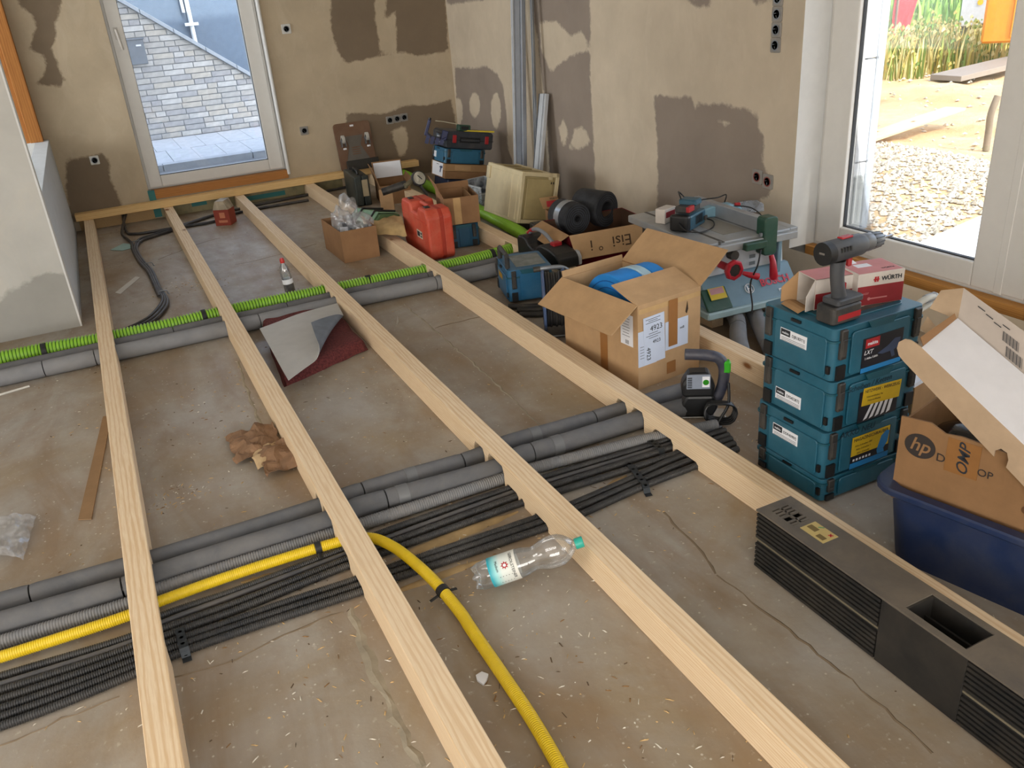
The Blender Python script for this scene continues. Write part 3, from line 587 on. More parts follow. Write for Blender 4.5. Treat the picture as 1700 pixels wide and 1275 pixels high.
# orange machine with a sign, silver truck bed, red cloth
OR=plain('orange_paint','#d2821c',.45); q_=at(1627,73,z=.35); om=thing('orange_machine','big orange machine housing with a white and red sign','machine',(q_.x,q_.y,0),math.radians(-54))
MB().box(0,0,.35,2.4,1.2,2.6).build('housing',OR,om,bevel=.03); MB().box(.36,-.03,.42,1.5,0,2.5).build('door',plain('orange_door','#e8952a',.45),om,bevel=.01)
MB().box(.47,-.045,.72,1.5,-.03,1.06).build('sign_plate',WHITEP,om); MB().box(.47,-.05,.72,1.5,-.045,.78).build('sign_stripe',RED,om)
for sx in (.5,1.9):
    for sy in (.15,1.0): MB().tube([(sx,sy,-.1),(sx,sy,.36)],.05,10).build('support_leg',DARK,om,smooth=40)
q_=at(1592,44,z=.3); st=thing('silver_truck_bed','low silver truck bed parked beside the orange machine','vehicle',(q_.x,q_.y,0),math.radians(-54)); SIL=plain('silver_panel','#b9bec4',.4,.3)
MB().box(0,0,.3,2.2,1.2,.95).build('bed',SIL,st,bevel=.02); MB().box(.02,.1,.1,2.2,1.1,.3).build('chassis',DARK,st)
for sx in (.5,1.7):
    for sy in (.1,1.1): MB().tube([(sx,sy-.1,.16),(sx,sy+.1,.16)],.22,14).build('wheel',BLACK,st,smooth=40)
MB().lathe([(.001,0),(.05,.005)],10,M=Matrix.Translation((.3,-.01,.7))@Euler((PI/2,0,0)).to_matrix().to_4x4()).build('reflector',plain('amber','#e0a020',.3),st)
rc=at(1505,55,Y=11.5); fl_=thing('red_flag','red cloth hanging on a stake left of the weeds','flag',(rc.x,11.5,0)); R_=plain('red_cloth','#d01828',.7)
MB().sheet(lambda u,v:(-.35+u*.7*(1-.55*v),.04*math.sin(7*u+3*v),rc.z+.85-v*.9-.12*u*v),10,10,.004).build('cloth',R_,fl_,smooth=True); MB().tube([(-.3,0,-.1),(-.3,0,rc.z+1.0)],.02,8).build('stake',plain('grey_branch','#7d705f'),fl_)
dk=thing('parked_car','dark car parked far behind the green bush','vehicle',(24,23,0),math.radians(-35)); CARP=plain('dark_car_paint','#2a2d36',.3)
MB().prism([(-2.1,.35),(2.1,.35),(2.15,.8),(1.3,.95),(.8,1.5),(-1.0,1.5),(-1.7,.95),(-2.15,.85)],-.85,.85,'Y').build('body',CARP,dk,bevel=.05); MB().prism([(1.15,.98),(.75,1.42),(-.9,1.42),(-1.5,.98)],-.87,.87,'Y').build('side_glass',plain('car_glass','#4a5560',.1),dk)
for sx in (-1.3,1.3):
    for sy in (-.8,.8): MB().tube([(sx,sy-.1,.33),(sx,sy+.1,.33)],.33,14).build('wheel',BLACK,dk,smooth=40)
# ================================================================== OBJECTS
TEALC=plain('teal_case_plastic','#195a70',.45,dust=.10,dustc='#8aa0a6',bump=.15); TEALD=plain('dark_teal_plastic','#15505f',.5); LATCH=plain('black_latch_plastic','#202326',.4,dust=.15)
RXL=(PI/2,0,-PI/2)   # a flat facing -X
def rrect(x0,y0,x1,y1,r,n=4):
    o=[]
    for cx,cy,a in ((x1-r,y1-r,0),(x0+r,y1-r,PI/2),(x0+r,y0+r,PI),(x1-r,y0+r,1.5*PI)):
        o+=[(cx+r*math.cos(a+k*PI/2/n),cy+r*math.sin(a+k*PI/2/n)) for k in range(n+1)]
    return o
def makpac(label,loc,rz,w,d,h,parent_rot=None,mat=None,latch=None,base=True,name='tool_case'):
    """stackable tool case; origin at the front left bottom corner, front faces -Y"""
    mat=mat or TEALC; t=thing(name,label,'case',loc,rz,rot=parent_rot)
    s=.008
    m=MB().prism(rrect(s,s,w-s,d-s,.018),0.004,h-.002,'Z')
    b=m.build('body',mat,t,smooth=30,bevel=.002)
    # lid rim
    MB().prism(rrect(.003,.003,w-.003,d-.003,.02),h*.74,h*.74+.007,'Z').build('lid_seam',TEALD,t,smooth=30)
    # corner pillars with latch recesses, front and both ends of the side
    lw=.034; lz0,lz1=h*.42,h*.97
    def latch_at(cx,cy,face):
        if face=='F': a=MB().box(cx-lw/2,.0,.006,cx+lw/2,.012,h*.30); q=MB().box(cx-lw/2+.004,-.004,lz0,cx+lw/2-.004,.01,lz1)
        else: a=MB().box(.0,cy-lw/2,.006,.012,cy+lw/2,h*.30); q=MB().box(-.004,cy-lw/2+.004,lz0,.01,cy+lw/2-.004,lz1)
        a.build('latch_recess',BLACK,t); l=q.build('latch',latch or LATCH,t,bevel=.003)
        if face=='F': MB().box(cx-.009,-.0065,lz0+.012,cx+.009,-.003,lz1-.03).build('latch_pull',DARK,l,bevel=.001)
        else: MB().box(-.0065,cy-.009,lz0+.012,-.003,cy+.009,lz1-.03).build('latch_pull',DARK,l,bevel=.001)
    latch_at(.042,0,'F'); latch_at(w-.042,0,'F'); latch_at(0,d-.045,'S')
    # raised frames on front and side, handle scoop, small slots
    MB().prism(rrect(.075,.012,w-.075,h*.88,.012),-.001,.006,'Y').build('front_panel',mat,t,bevel=.002)
    MB().prism(rrect(.03,.012,d-.075,h*.80,.012),.001,.008,'X').build('side_panel',mat,t,bevel=.002)
    MB().prism([(w*.5-.06,h*.995),(w*.5-.045,h*.86),(w*.5+.045,h*.86),(w*.5+.06,h*.995)],-.0015,.004,'Y').build('grip_scoop',TEALD,t)
    MB().box(.0,d*.5-.02,h*.88,.0065,d*.5+.02,h*.93).build('hinge_slot',BLACK,t); MB().box(.0,.012,.03,.0078,.024,.055).build('side_slot',BLACK,t)
    return t
def sticker_side(t,y,z,code,w=.115,h=.042):
    p=flat('type_label',w,h,WHITEP,t,(.0005,y,z),RXL,.0012); 
    flat('logo_block',w*.36,h*.5,INK,p,(-w*.3,h*.2,.0012),(0,0,0),.0004)
    text('makita',.011,WHITEP,p,(-w*.3,h*.17,.0018),(0,0,0)); text(code,.014,INK,p,(w*.19,h*.12,.0014),(0,0,0),sx=.9)
    for k in range(3): flat('rule',w*.9,.0012,INK,p,(0,-h*.22-.005*k,.0012),(0,0,0),.0004)
YELP=plain('yellow_sticker','#d8b41c',.6); BLUEP=plain('blue_print','#1d7fc0',.5); PHOTO=plain('dark_photo_print','#191d28',.35); 
SX,SY=1.813,1.682
lb=['blue-green tool case at the bottom of the stack of four','blue-green tool case, third from the top, with a yellow sticker reading MAGAZINSCHRAUBER','blue-green tool case, second from the top, with a torn yellow NETZWERK sticker','blue-green tool case on top of the stack, carrying the drill']
zs=[(0,.086),(.086,.257),(.257,.433),(.433,.609)]; W,D=.392,.325; cases=[]
for k,((z0,z1),l) in enumerate(zip(zs,lb)):
    cases.append(makpac(l,(SX+(.004,.0,.008,.002)[k],SY+(.0,.003,0,.004)[k],z0),0,W,D,z1-z0)); cases[-1]['group']='stack of four tool cases'
c3_=cases[3]; sticker_side(c3_,.165,.10,'DJR183Y1J')
p=flat('picture_label',.17,.115,PHOTO,c3_,(.205,-.0015,.065),RX,.001); flat('brand_block',.058,.03,RED,p,(-.045,.038,.001),(0,0,0),.0004); text('makita',.016,WHITEP,p,(-.045,.037,.0016),(0,0,0),bold=.0003)
text('LXT',.02,WHITEP,p,(-.06,.008,.0012),(0,0,0),shear=.3); text('1 Akku 5.0Ah',.010,WHITEP,p,(-.045,-.012,.0012),(0,0,0)); flat('blue_stripe',.17,.016,BLUEP,p,(0,-.05,.001),(0,0,0),.0004)
DB=plain('tool_print_blue','#3b4a68',.4)
MB().prism([(-.02,-.005),(.02,.01),(.05,.03),(.075,.028),(.07,.0),(.05,-.01),(.058,-.03),(.045,-.033),(.035,-.01),(.0,-.012)],.001,.0014,'Z').build('printed_saw',DB,p)
c2_=cases[2]; sticker_side(c2_,.18,.06,'DFS452RTJ')
p=flat('picture_label',.17,.11,PHOTO,c2_,(.205,-.0015,.062),RX,.001); y=flat('yellow_sticker',.165,.062,YELP,p,(.01,.03,.001),(0,0,-.06),.0006); text('NETZWERK - WERKZEUG',.0155,INK,y,(0,.018,.0007),(0,0,0),sx=.85)
for k in range(2): text('Netzwerkkabel, Patch '[:18-k*4],.009,plain('thin_grey_print','#6a5a20',.7),y,(-.03,-.002-.013*k,.0007),(0,0,0))
for k in range(5): MB().prism([(-.06+.025*k,-.05),(-.045+.025*k,-.045),(-.01+.02*k,.02),(-.025+.02*k,.015)],.0011,.0015,'Z').build('torn_paper',WHITEP,p)
text('Scheiben / Ketten',.026,plain('pen_ink','#16303c',.8),c2_,(.16,-.0018,.138),RX,shear=.25)
c1_=cases[1]; sticker_side(c1_,.17,.10,'DDF459RFJ')
p=flat('picture_label',.17,.118,PHOTO,c1_,(.205,-.0015,.068),RX,.001); y=flat('yellow_sticker',.165,.07,YELP,p,(-.002,.024,.001),(0,0,0),.0006); text('MAGAZINSCHRAUBER',.0165,INK,y,(0,.022,.0007),(0,0,0),sx=.92)
for k in range(3): text('Akku-Schrauber 18V '[:19-k*3],.009,plain('thin_grey_print','#6a5a20',.7),y,(-.03,.0-.014*k,.0007),(0,0,0))
MB().prism([(.03,-.02),(.045,.03),(.065,.045),(.08,.04),(.075,.0),(.06,-.02),(.065,-.035),(.035,-.035)],.0017,.0021,'Z').build('printed_drill',BLUEP,p); flat('blue_stripe',.17,.02,BLUEP,p,(0,-.048,.001),(0,0,0),.0004)
for k in range(6): flat('pictogram',.008,.008,WHITEP,p,(-.07+.014*k,-.028,.001),(0,0,0),.0004)
text('AKKU NEU',.03,plain('pen_ink','#16303c'),c1_,(.14,-.0018,.148),RX,shear=.2)
# lid of the top case: embossed lettering and dark inset
MB().prism(rrect(.05,.05,W-.05,D-.05,.02),.172,.1785,'Z').build('lid_panel',TEALD,c3_,bevel=.002); flat('lid_inset',.22,.10,plain('black_inset','#22262a',.6,dust=.4),c3_,(.21,.12,.1785),(0,0,0),.001)
text('makita',.06,plain('cream_lettering','#cfc7b4',.6),c3_,(.215,.115,.18),(0,0,0),bold=.002,shear=.2)
# --- cordless drill standing on its battery
GREYT=plain('graphite_tool_grip','#3a3d42',.55,dust=.12); REDT=plain('red_tool_plastic','#a31d24',.45)
dr=thing('cordless_drill','dark grey cordless drill standing upright on its battery on the case stack','drill',(SX+.075,SY+.068,.612),math.radians(2))
MB().prism(rrect(-.058,-.038,.062,.038,.014),0,.055,'Z').build('battery',DARK,dr,bevel=.005); MB().prism(rrect(-.04,-.0385,.055,-.0375,.0004),.012,.03,'Z').build('battery_label',REDT,dr)
MB().prism(rrect(-.04,-.034,.07,.034,.012),.055,.075,'Z').build('foot',GREYT,dr,bevel=.004)
MB().sheet(lambda u,v:((.0-.018*math.sin(v*2)+.024*math.cos(2*PI*u)*(1.05-.12*math.sin(v*PI))-.012*(v-.0)*.2, .019*math.sin(2*PI*u)*(1.0),.07+v*.118)),16,10).build('grip',GREYT,dr,smooth=True)
hb=MB().tube([(-.085,0,.222),(-.08,0,.222),(-.06,0,.223),(.0,0,.223),(.06,0,.223),(.078,0,.223)],[.024,.031,.034,.034,.033,.026],18).build('motor_housing',GREYT,dr,smooth=35)
MB().tube([(-.087,0,.222),(-.06,0,.222)],.0345,18).build('rear_cap',BLACK,hb,smooth=35); MB().cbox((-.088,0,.224),(.002,.02,.006)).build('rear_mark',CHROME,hb)
for k in range(4):
    for s in (-1,1): MB().cbox((-.045+.012*k,s*.0325,.232),(.006,.004,.014)).build('vent_slot',BLACK,hb)
MB().cbox((.0,0,.257),(.045,.022,.006)).build('switch_plate',REDT,hb,bevel=.002)
MB().cbox((.026,0,.178),(.016,.016,.03)).build('trigger',REDT,dr,bevel=.004)
MB().tube([(.076,0,.223),(.09,0,.223),(.105,0,.223)],[.026,.028,.027],18).build('torque_ring',STEEL,dr,smooth=35)
ck=MB().tube([(.105,0,.223),(.12,0,.223),(.145,0,.223),(.157,0,.223)],[.024,.0255,.0225,.014],18).build('chuck',plain('grey_chuck','#6b6f74',.4,.4),dr,smooth=35)
for k in range(12):
    a=k*PI/6; MB().tube([(.11,.0245*math.cos(a),.223+.0245*math.sin(a)),(.145,.0222*math.cos(a),.223+.0222*math.sin(a))],.0022,5).build('chuck_rib',DARK,ck)
MB().tube([(.157,0,.223),(.2,0,.223)],.0045,8).build('drill_bit',CHROME,dr,smooth=50)
# --- open-flap carton helper
def carton(name,label,loc,rz,w,d,h,mat,inside=None,th=.004,rot=None,cat='box',flaps=(),bottom=True):
    """walls of board; flaps=(side,length,angle from level outward, taper); sides F B L R"""
    t=thing(name,label,cat,loc,rz,rot=rot)
    m=MB().box(0,0,0,w,th,h).box(0,d-th,0,w,d,h).box(0,th,0,th,d-th,h).box(w-th,th,0,w,d-th,h)
    if bottom: m.box(th,th,0,w-th,d-th,th)
    m.build('body',mat,t)
    for sd,L,ang,tp in flaps:
        a=math.radians(ang); ca,sa=math.cos(a),math.sin(a); M_={'F':Matrix.Translation((0,0,h)),'B':Matrix.Translation((w,d,h))@Matrix.Rotation(PI,4,'Z'),'L':Matrix.Translation((0,d,h))@Matrix.Rotation(-PI/2,4,'Z'),'R':Matrix.Translation((w,0,h))@Matrix.Rotation(PI/2,4,'Z')}[sd]; ln=w if sd in 'FB' else d
        def fn(u,v,ln=ln,L=L,ca=ca,sa=sa,tp=tp): return (tp*v+(ln-2*tp*v)*u,-ca*L*v,sa*L*v+.004*math.sin(PI*v)*math.sin(3*u+L*20))
        MB().sheet(fn,8,4,th*.8,M=M_).build('flap',mat,t)
    return t
# --- the two red and white screw cartons on the case stack
WU=plain('white_red_carton','#cfc6bd',.7); WUR=plain('carton_red','#8e2229',.6); PINK=plain('faded_red_print','#c9807f',.65)
wc=thing('screw_carton','closed white and red screw carton marked WURTH beside the drill','box',(2.005,1.79,.612),math.radians(-14))
b=MB().box(0,0,0,.16,.125,.105).build('body',WU,wc,bevel=.0015)
flat('red_panel',.158,.062,WUR,wc,(.08,-.0004,.033),RX,.0008); text('WÜRTH',.019,INK,wc,(.115,-.0012,.083),RX,bold=.0004); 
for k in (0,1): MB().prism([(.056+.008*k,.075),(.062+.008*k,.075),(.062+.008*k,.092),(.056+.008*k,.092)],-.0014,-.0006,'Y').build('logo_mark',RED,wc)
flat('logo_mark',.02,.004,RED,wc,(.062,-.0013,.083),RX,.0004)
text('ASSY',.009,PINK,wc,(.03,-.0014,.04),RX); flat('printed_screw',.06,.004,PINK,wc,(.075,-.0012,.022),RX,.0006); MB().lathe([(.004,0),(.0055,.0004)],10,M=Matrix.Translation((.042,-.0012,.022))@Euler(RX).to_matrix().to_4x4()).build('printed_head',PINK,wc)
flat('top_print',.15,.115,PINK,wc,(.08,.0625,.105),(0,0,0),.0006); flat('top_window',.05,.03,WHITEP,wc,(.06,.075,.1056),(0,0,0),.0006); flat('torn_flap',.055,.022,WHITEP,wc,(.03,.11,.107),(.25,0,.1),.001)
text('WÜRTH',.012,INK,wc,(.12,.03,.1058),(0,0,0))
for a,bb in (((.1604,.0,.0),(.1604,.125,.105)),((.1604,.125,.0),(.1604,0,.105))): MB().tube([a,bb],.0007,4).build('fold_crease',plain('crease_grey','#8c857c',.8),wc)
wo_=thing('screw_carton','open red screw carton lying on its side behind the drill grip','box',(1.885,1.845,.612),math.radians(-12)); th=.002; L,wd,h=.17,.10,.10
WOX=Matrix.Rotation(0,4,'Z')
MB().box(0,0,0,L,wd,th).box(0,0,th,L,th,h).box(0,wd-th,th,L,wd,h).box(L-th,th,th,L,wd-th,h).box(0,0,h-th,L,wd,h).build('body',WU,wo_)
flat('top_print',L-.004,wd-.004,PINK,wo_,(L/2,wd/2,h),(0,0,0),.0006); flat('red_panel',L-.004,.05,WUR,wo_,(L/2,-.0004,.028),RX,.0008); text('ASSY',.009,PINK,wo_,(.12,-.0012,.04),RX)
MB().sheet(lambda u,v:(-.055*v,.0+u*wd,th+.028*v-.03*v*v),4,4,.0015).build('flap',KRAFT,wo_); MB().sheet(lambda u,v:(-.045*v*math.cos(.5),.002-.018*v,th+(h-th)*(u*(1-.5*v)+.05*v)),4,4,.0015).build('flap',WU,wo_); MB().sheet(lambda u,v:(-.05*v,wd-.002+.012*v,th+(h-th)*(u*(1-.5*v))),4,4,.0015).build('flap',KRAFT,wo_)
# red marker standing behind
rm=thing('red_marker_pen','red pen standing behind the drill on the case','pen',(SX+.15,SY+.125,.612)); MB().tube([(0,0,0),(0,0,.085)],.008,10).build('barrel',REDT,rm,smooth=40); MB().tube([(0,0,.0),(0,0,.012)],.016,12).build('base_ring',BLACK,rm,smooth=40)
# --- big carton with blue roll
CX,CY,CRZ=1.815,2.727,math.radians(6.5); cw,cd,ch=.352,.525,.383
bc=carton('shipping_carton','large brown shipping carton with address labels, holding a blue roll','%s'%'',(CX,CY,0),CRZ) if False else carton('shipping_carton','large brown shipping carton with address labels, holding a blue roll',(CX,CY,0),CRZ,cw,cd,ch,KRAFTL,th=.006,flaps=(('L',.17,-34,0),('F',.175,163,.0),('R',.2,38,0),('B',.03,80,0)))
LBL=plain('pale_blue_label','#c9d3e6',.6,vary=.05); TAPE=plain('brown_packing_tape','#9c6b3c',.3); CTAPE=plain('clear_tape_on_board','#c9a574',.2)
def lab(x,z,w,h,rot=0): return flat('address_label',w,h,LBL,bc,(x,-.001,z),(PI/2,0,0) if not rot else Euler((PI/2,rot,0)),.001)
a=lab(.05,.185,.10,.16); b_=flat('address_label',.115,.215,LBL,bc,(.088,-.002,.215),Euler((PI/2,-.03,0)),.001); c_=lab(.215,.205,.13,.13)
text('4923',.034,INK,b_,(.012,.05,.0012),(0,0,0)); text('4923',.022,INK,b_,(.012,-.012,.0012),(0,0,0)); text('4923',.03,INK,b_,(-.035,-.06,.0012),(0,0,-PI/2)); text('neB',.016,INK,c_,(.03,.02,.0012),(0,0,0))
for k in range(6): flat('print_line',.05 if k%2 else .08,.0022,INK,b_,(-.005,.095-.008*k if k<3 else .03-.01*(k-3),.001),(0,0,0),.0003)
for k in range(9): flat('barcode_bar',.0016+.001*(k%3),.04,INK,a,(.0+.0045*k,.045,.001),(0,0,0),.0003)
for k in range(8): flat('barcode_bar',.0016+.001*(k%2),.022,INK,a,(.01+.0045*k,-.055,.001),(0,0,0),.0003)
for k in range(5): flat('print_line',.08,.0018,INK,a,(0,.01-.013*k,.001),(0,0,0),.0003)
flat('packing_tape',.05,.21,TAPE,bc,(.192,-.0035,.26),RX,.0008); flat('packing_tape',.05,.055,TAPE,bc,(.185,-.001,.055),RX,.0008); flat('packing_tape',cw-.01,.022,CTAPE,bc,(cw/2,-.0008,ch-.03),RX,.0005)
MB().prism([(.265,.29),(.275,.335),(.28,.30),(.272,.28)],-.0015,.001,'Y').build('torn_hole',plain('hole_dark','#3a2a1c',.9),bc)
s1=flat('shipping_note',.08,.14,WHITEP,bc,(-.001,.07,.26),RXL,.001); s2=flat('shipping_note',.045,.05,WHITEP,bc,(-.001,.30,.24),RXL,.001)
for k in range(7): flat('print_line',.05-.006*(k%3),.002,INK,s1,(-.005,.05-.013*k,.001),(0,0,0),.0003)
for k in range(6): flat('barcode_bar',.0016,.018,INK,s1,(-.008+.004*k,-.055,.001),(0,0,0),.0003)
for k in range(3): flat('print_line',.03,.003,INK,s2,(0,.012-.012*k,.001),(0,0,0),.0003)
flat('packing_tape',.05,ch-.01,TAPE,bc,(-.001,.23,ch/2),RXL,.0006)
br=thing('insulation_roll','bright blue foam roll standing on edge inside the big carton','roll',(CX+.15,CY+.29,.03),CRZ); BLUEF=plain('bright_blue_foam','#1e86d8',.6,bump=.2); BLUEL=plain('pale_blue_film','#a9c9d8',.4)
RT=Matrix.Translation((0.02,0,.205))@Matrix.Rotation(PI/2,4,'Y')
def ring(r0,r1,a,b,n=40): return MB().lathe([(r0,a),(r1-.006,a),(r1,a+.006),(r1,b-.006),(r1-.006,b),(r0,b),(r0,a)],n,M=RT,caps=False)
ring(.05,.20,-.125,-.0).build('foam_coil',BLUEF,br,smooth=35); ring(.05,.203,.0,.05).build('film_band',BLUEL,br,smooth=35); ring(.05,.20,.05,.125).build('foam_coil',BLUEF,br,smooth=35); ring(.045,.05,-.126,.126).build('core',KRAFT2,br,smooth=35)
for r in (.08,.11,.14,.17): MB().lathe([(r-.002,-.1265),(r+.002,-.1265)],40,M=RT,caps=False).build('winding_line',plain('deep_blue_line','#12509a',.6),br)
# --- table saw
SZ=.1; ZT=.44
SG=plain('saw_grey_alloy','#a3a8ad',.4,.35,dust=.35,dustc='#b3a68e'); SBL=plain('saw_blue_grey','#6f8fa0',.5,dust=.1); SGR=plain('saw_dark_green','#134536',.45,dust=.12); SWH=plain('saw_white_panel','#c8cdd2',.5)
RDP=plain('raspberry_red_plastic','#b5162c',.4)
tL=at(1005,361,z=ZT); tN=at(1172,410,z=ZT); sang=math.atan2(tN.x-tL.x,-(tN.y-tL.y))   # side edge direction
ts=thing('table_saw','benchtop table saw with alloy table, red handles and green fence end','saw',(2.42,3.08,0),math.radians(-4))
TL_,TD=.50,.72
top=MB().prism(rrect(0,0,TL_,TD,.012),ZT-.035,ZT,'Z').build('table',SG,ts,bevel=.003)
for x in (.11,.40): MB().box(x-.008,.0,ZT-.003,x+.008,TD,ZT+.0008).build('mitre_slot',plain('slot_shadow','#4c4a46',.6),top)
MB().box(TL_+.012,.02,ZT-.05,TL_+.06,TD-.06,ZT-.006).build('side_extension',SG,ts,bevel=.003); MB().box(.0,-.03,ZT-.045,TL_+.02,-.004,ZT-.01).build('front_rail',SG,ts,bevel=.003)
MB().box(.18,.1,ZT-.002,.32,.62,ZT+.001).build('table_insert',plain('insert_grey','#8d8a82',.6),top)
# body: sloping front panel above a flared base
MB().prism([(.045,.13),(.03,.135),(.06,ZT-.05),(.60,ZT-.05),(.62,.13)],.03,.5,'X').build('housing',SWH,ts,bevel=.004)
fp=MB().prism([(-.085,SZ+.03),(.03,SZ+.165),(.06,SZ+.165),(.06,SZ+.03)],.0,.52,'X').build('front_base',SBL,ts,bevel=.004)
MB().prism([(-.1,SZ),(.6,SZ),(.6,SZ+.035),(-.1,SZ+.035)],-.03,.55,'X').build('base_plate',plain('pale_blue_base','#9fb9bf',.5),ts,bevel=.006)
MB().prism([(-.088,SZ+.036),(-.01,SZ+.125),(.0,SZ+.12),(-.07,SZ+.036)],-.02,.12,'X').build('corner_cover',SGR,ts,bevel=.004)
sl_=Euler((math.atan2(.135,.115),0,0))
def onslope(x,k,off=.003): return (x,-.085+.115*k-off*.76,SZ+.03+.135*k+off*.65)
ft=text('BOSCH',.052,plain('bosch_red','#c93a4c',.5),ts,onslope(.40,.52),sl_,bold=.0016); text('PTS 10',.02,WHITEP,ts,onslope(.43,.22),sl_,bold=.0006)
lg=MB(); lg.tube([Vector((.024*math.cos(k*PI/10),.024*math.sin(k*PI/10),0)) for k in range(20)],.0022,5,close=True); lg.cbox((-.009,0,0),(.006,.034,.002)).cbox((.009,0,0),(.006,.034,.002)).cbox((0,0,0),(.016,.005,.002))
o=lg.build('maker_emblem',WHITEP,ts); o.location=onslope(.245,.45); o.rotation_euler=sl_
wl=flat('warning_label',.09,.06,plain('warning_yellow','#cbb22a',.5),ts,onslope(.06,.5,.012),sl_,.001); flat('warning_print',.075,.03,plain('warning_pink','#b98a90',.5),wl,(0,.012,.001),(0,0,0),.0004)
# hand wheel and lever
hw_=thing('x','x','x') if False else None
hwM=Matrix.Translation((.13,-.05,.315))@Matrix.Rotation(PI/2,4,'X')
hwl=MB().lathe([(.001,0),(.045,0),(.05,.006),(.05,.02),(.044,.028),(.034,.028),(.03,.022),(.001,.022)],8,M=hwM).build('hand_wheel',RDP,ts,smooth=30)
MB().lathe([(.001,.0225),(.032,.0225)],20,M=hwM).build('scale_dial',DARK,hwl); MB().tube([(.165,-.085,.30),(.19,-.1,.29),(.235,-.11,.275)],[.009,.014,.017],12).build('crank_handle',RDP,hwl,smooth=40)
MB().tube([(.13,-.045,.315),(.13,.05,.315)],.018,12).build('shaft',RDP,hwl,smooth=40)
MB().tube([(.18,.0,.36),(.18,.04,.36)],.024,12).build('locking_ring',DARK,ts,smooth=40)
# rip fence with green end
MB().box(.335,.03,ZT+.002,.372,.60,ZT+.072).build('rip_fence',plain('fence_aluminium','#b7bcc2',.3,.6),ts,bevel=.003)
ge=MB().prism(rrect(.318,ZT-.10,.395,ZT+.085,.018),-.035,.03,'Y').build('fence_end',SGR,ts,bevel=.004); MB().box(.20,-.06,ZT-.05,.32,.01,ZT-.015).build('fence_clamp',SGR,ts,bevel=.004)
MB().tube([(.36,-.04,ZT-.10),(.36,-.055,ZT-.13),(.365,-.06,ZT-.2),(.366,-.06,ZT-.215)],[.012,.015,.021,.016],12).build('clamp_lever',RDP,ts,smooth=40)
MB().box(.43,-.0,SZ+.03,.455,.05,ZT-.04).build('front_leg',SBL,ts,bevel=.004); MB().box(.02,.54,SZ+.03,.06,.6,ZT-.04).build('rear_leg',DARK,ts,bevel=.004); MB().box(.02,.05,SZ+.03,.055,.1,ZT-.04).build('front_leg',SGR,ts,bevel=.004)
for x in (.07,.3): MB().tube([(x,-.03,ZT+.001),(x,-.03,ZT+.018)],.008,8).build('rail_screw',STEEL,ts,smooth=40)
for k in range(2): flat('printed_diagram',.035,.018,INK if k==9 else plain('diagram_grey','#6d757c',.6),ts,(.30,.026,.33-.035*k),RX,.0005)
for a_ in ((2.5,3.1),(2.86,3.05)):
    tag(MB().box(0,0,0,.07,.6,.1).build('support_block',W_JOIST,loc=(a_[0],a_[1],0),bevel=.002),'timber block lying under the %s of the table saw'%('left side' if a_[0]<2.7 else 'right side'),'block')
# --- on the saw table: blue circular pump/charger with cables, tool pad, adapter
BG=plain('petrol_tool_blue','#29566a',.4,dust=.1)
def tp(x,y,z=0): 
    v=Vector((x,y,0)); v.rotate(Euler((0,0,math.radians(-4)))); return (2.42+v.x,3.08+v.y,ZT+.001+z)
ac=thing('battery_charger','petrol blue power tool charger with black front and a tangled cord on the saw table','charger',tp(.13,.33),math.radians(28))
MB().prism(rrect(-.08,-.05,.10,.05,.012),0,.075,'Z').build('body',BG,ac,bevel=.008,seg=2); MB().prism(rrect(-.115,-.052,-.07,.052,.02),.0,.08,'Z').build('front_cap',BLACK,ac,bevel=.01,seg=2)
for k in range(7): MB().box(-.02+.012*k,-.0515,.02,-.013+.012*k,-.049,.062).build('vent_slot',BLACK,ac)
MB().cbox((.085,-.055,.03),(.03,.012,.02)).build('switch',DARK,ac,bevel=.003)
tk=MB().box(-.075,-.045,.085,.045,.04,.115).build('battery_seat',DARK,ac,bevel=.006); MB().box(-.09,-.03,.095,-.03,-.046,.12).build('battery_label',REDT,tk); MB().box(-.02,-.05,.11,.05,.045,.14).build('battery',BG,ac,bevel=.006); MB().box(-.05,-.03,.07,.03,.03,.09).build('neck',DARK,ac)
for nm,pts in (('charger cord looping over the battery',[(-.02,.03,.14),(.0,.05,.16),(.08,.09,.15),(.13,.06,.09),(.15,.02,.02),(.12,-.08,.006),(.0,-.13,.006),(-.1,-.11,.006),(-.14,-.05,.02),(-.11,0,.05)]),('b',[(.10,0,.05),(.16,.02,.09),(.24,-.05,.095),(.33,-.06,.09),(.40,-.02,.02)])):
    MB().tube(spline(pts,6),.0035,7).build('cord',BLACK,ac,smooth=50)
ad=thing('adapter_box','small white boxed adapter with red print behind the charger','box',tp(.09,.48),math.radians(20)); MB().box(-.05,-.03,0,.05,.03,.075).build('body',WU,ad,bevel=.003); flat('red_print',.08,.03,WUR,ad,(0,-.0305,.045),RX,.0008)
pd=thing('circular_saw_guard','grey clear blade guard with pale blue shroud lying on the saw table','guard',tp(.42,.40),math.radians(-20)); 
MB().prism([(-.2,0),(-.19,.03),(-.1,.055),(.0,.06),(.06,.04),(.07,0)],-.03,.03,'Y').build('shroud',plain('pale_blue_shroud','#7fa9bd',.4),pd,bevel=.006); MB().prism([(.0,0),(.0,.05),(.06,.062),(.15,.06),(.185,.04),(.19,0)],-.012,.012,'Y').build('blade_guard',glassy('smoked_clear','' and 0 or (.62,.66,.7),.3,.08,.25,(.6,.64,.7,1)),pd,bevel=.003); MB().cbox((.04,-.02,.055),(.03,.02,.015)).build('red_knob',REDT,pd,bevel=.003)
MB().tube(spline([(.0,-.02,.05),(.1,-.07,.04),(.12,-.2,.0),(.05,-.28,-.02)],6),.003,6).build('cord',BLACK,pd,smooth=50)
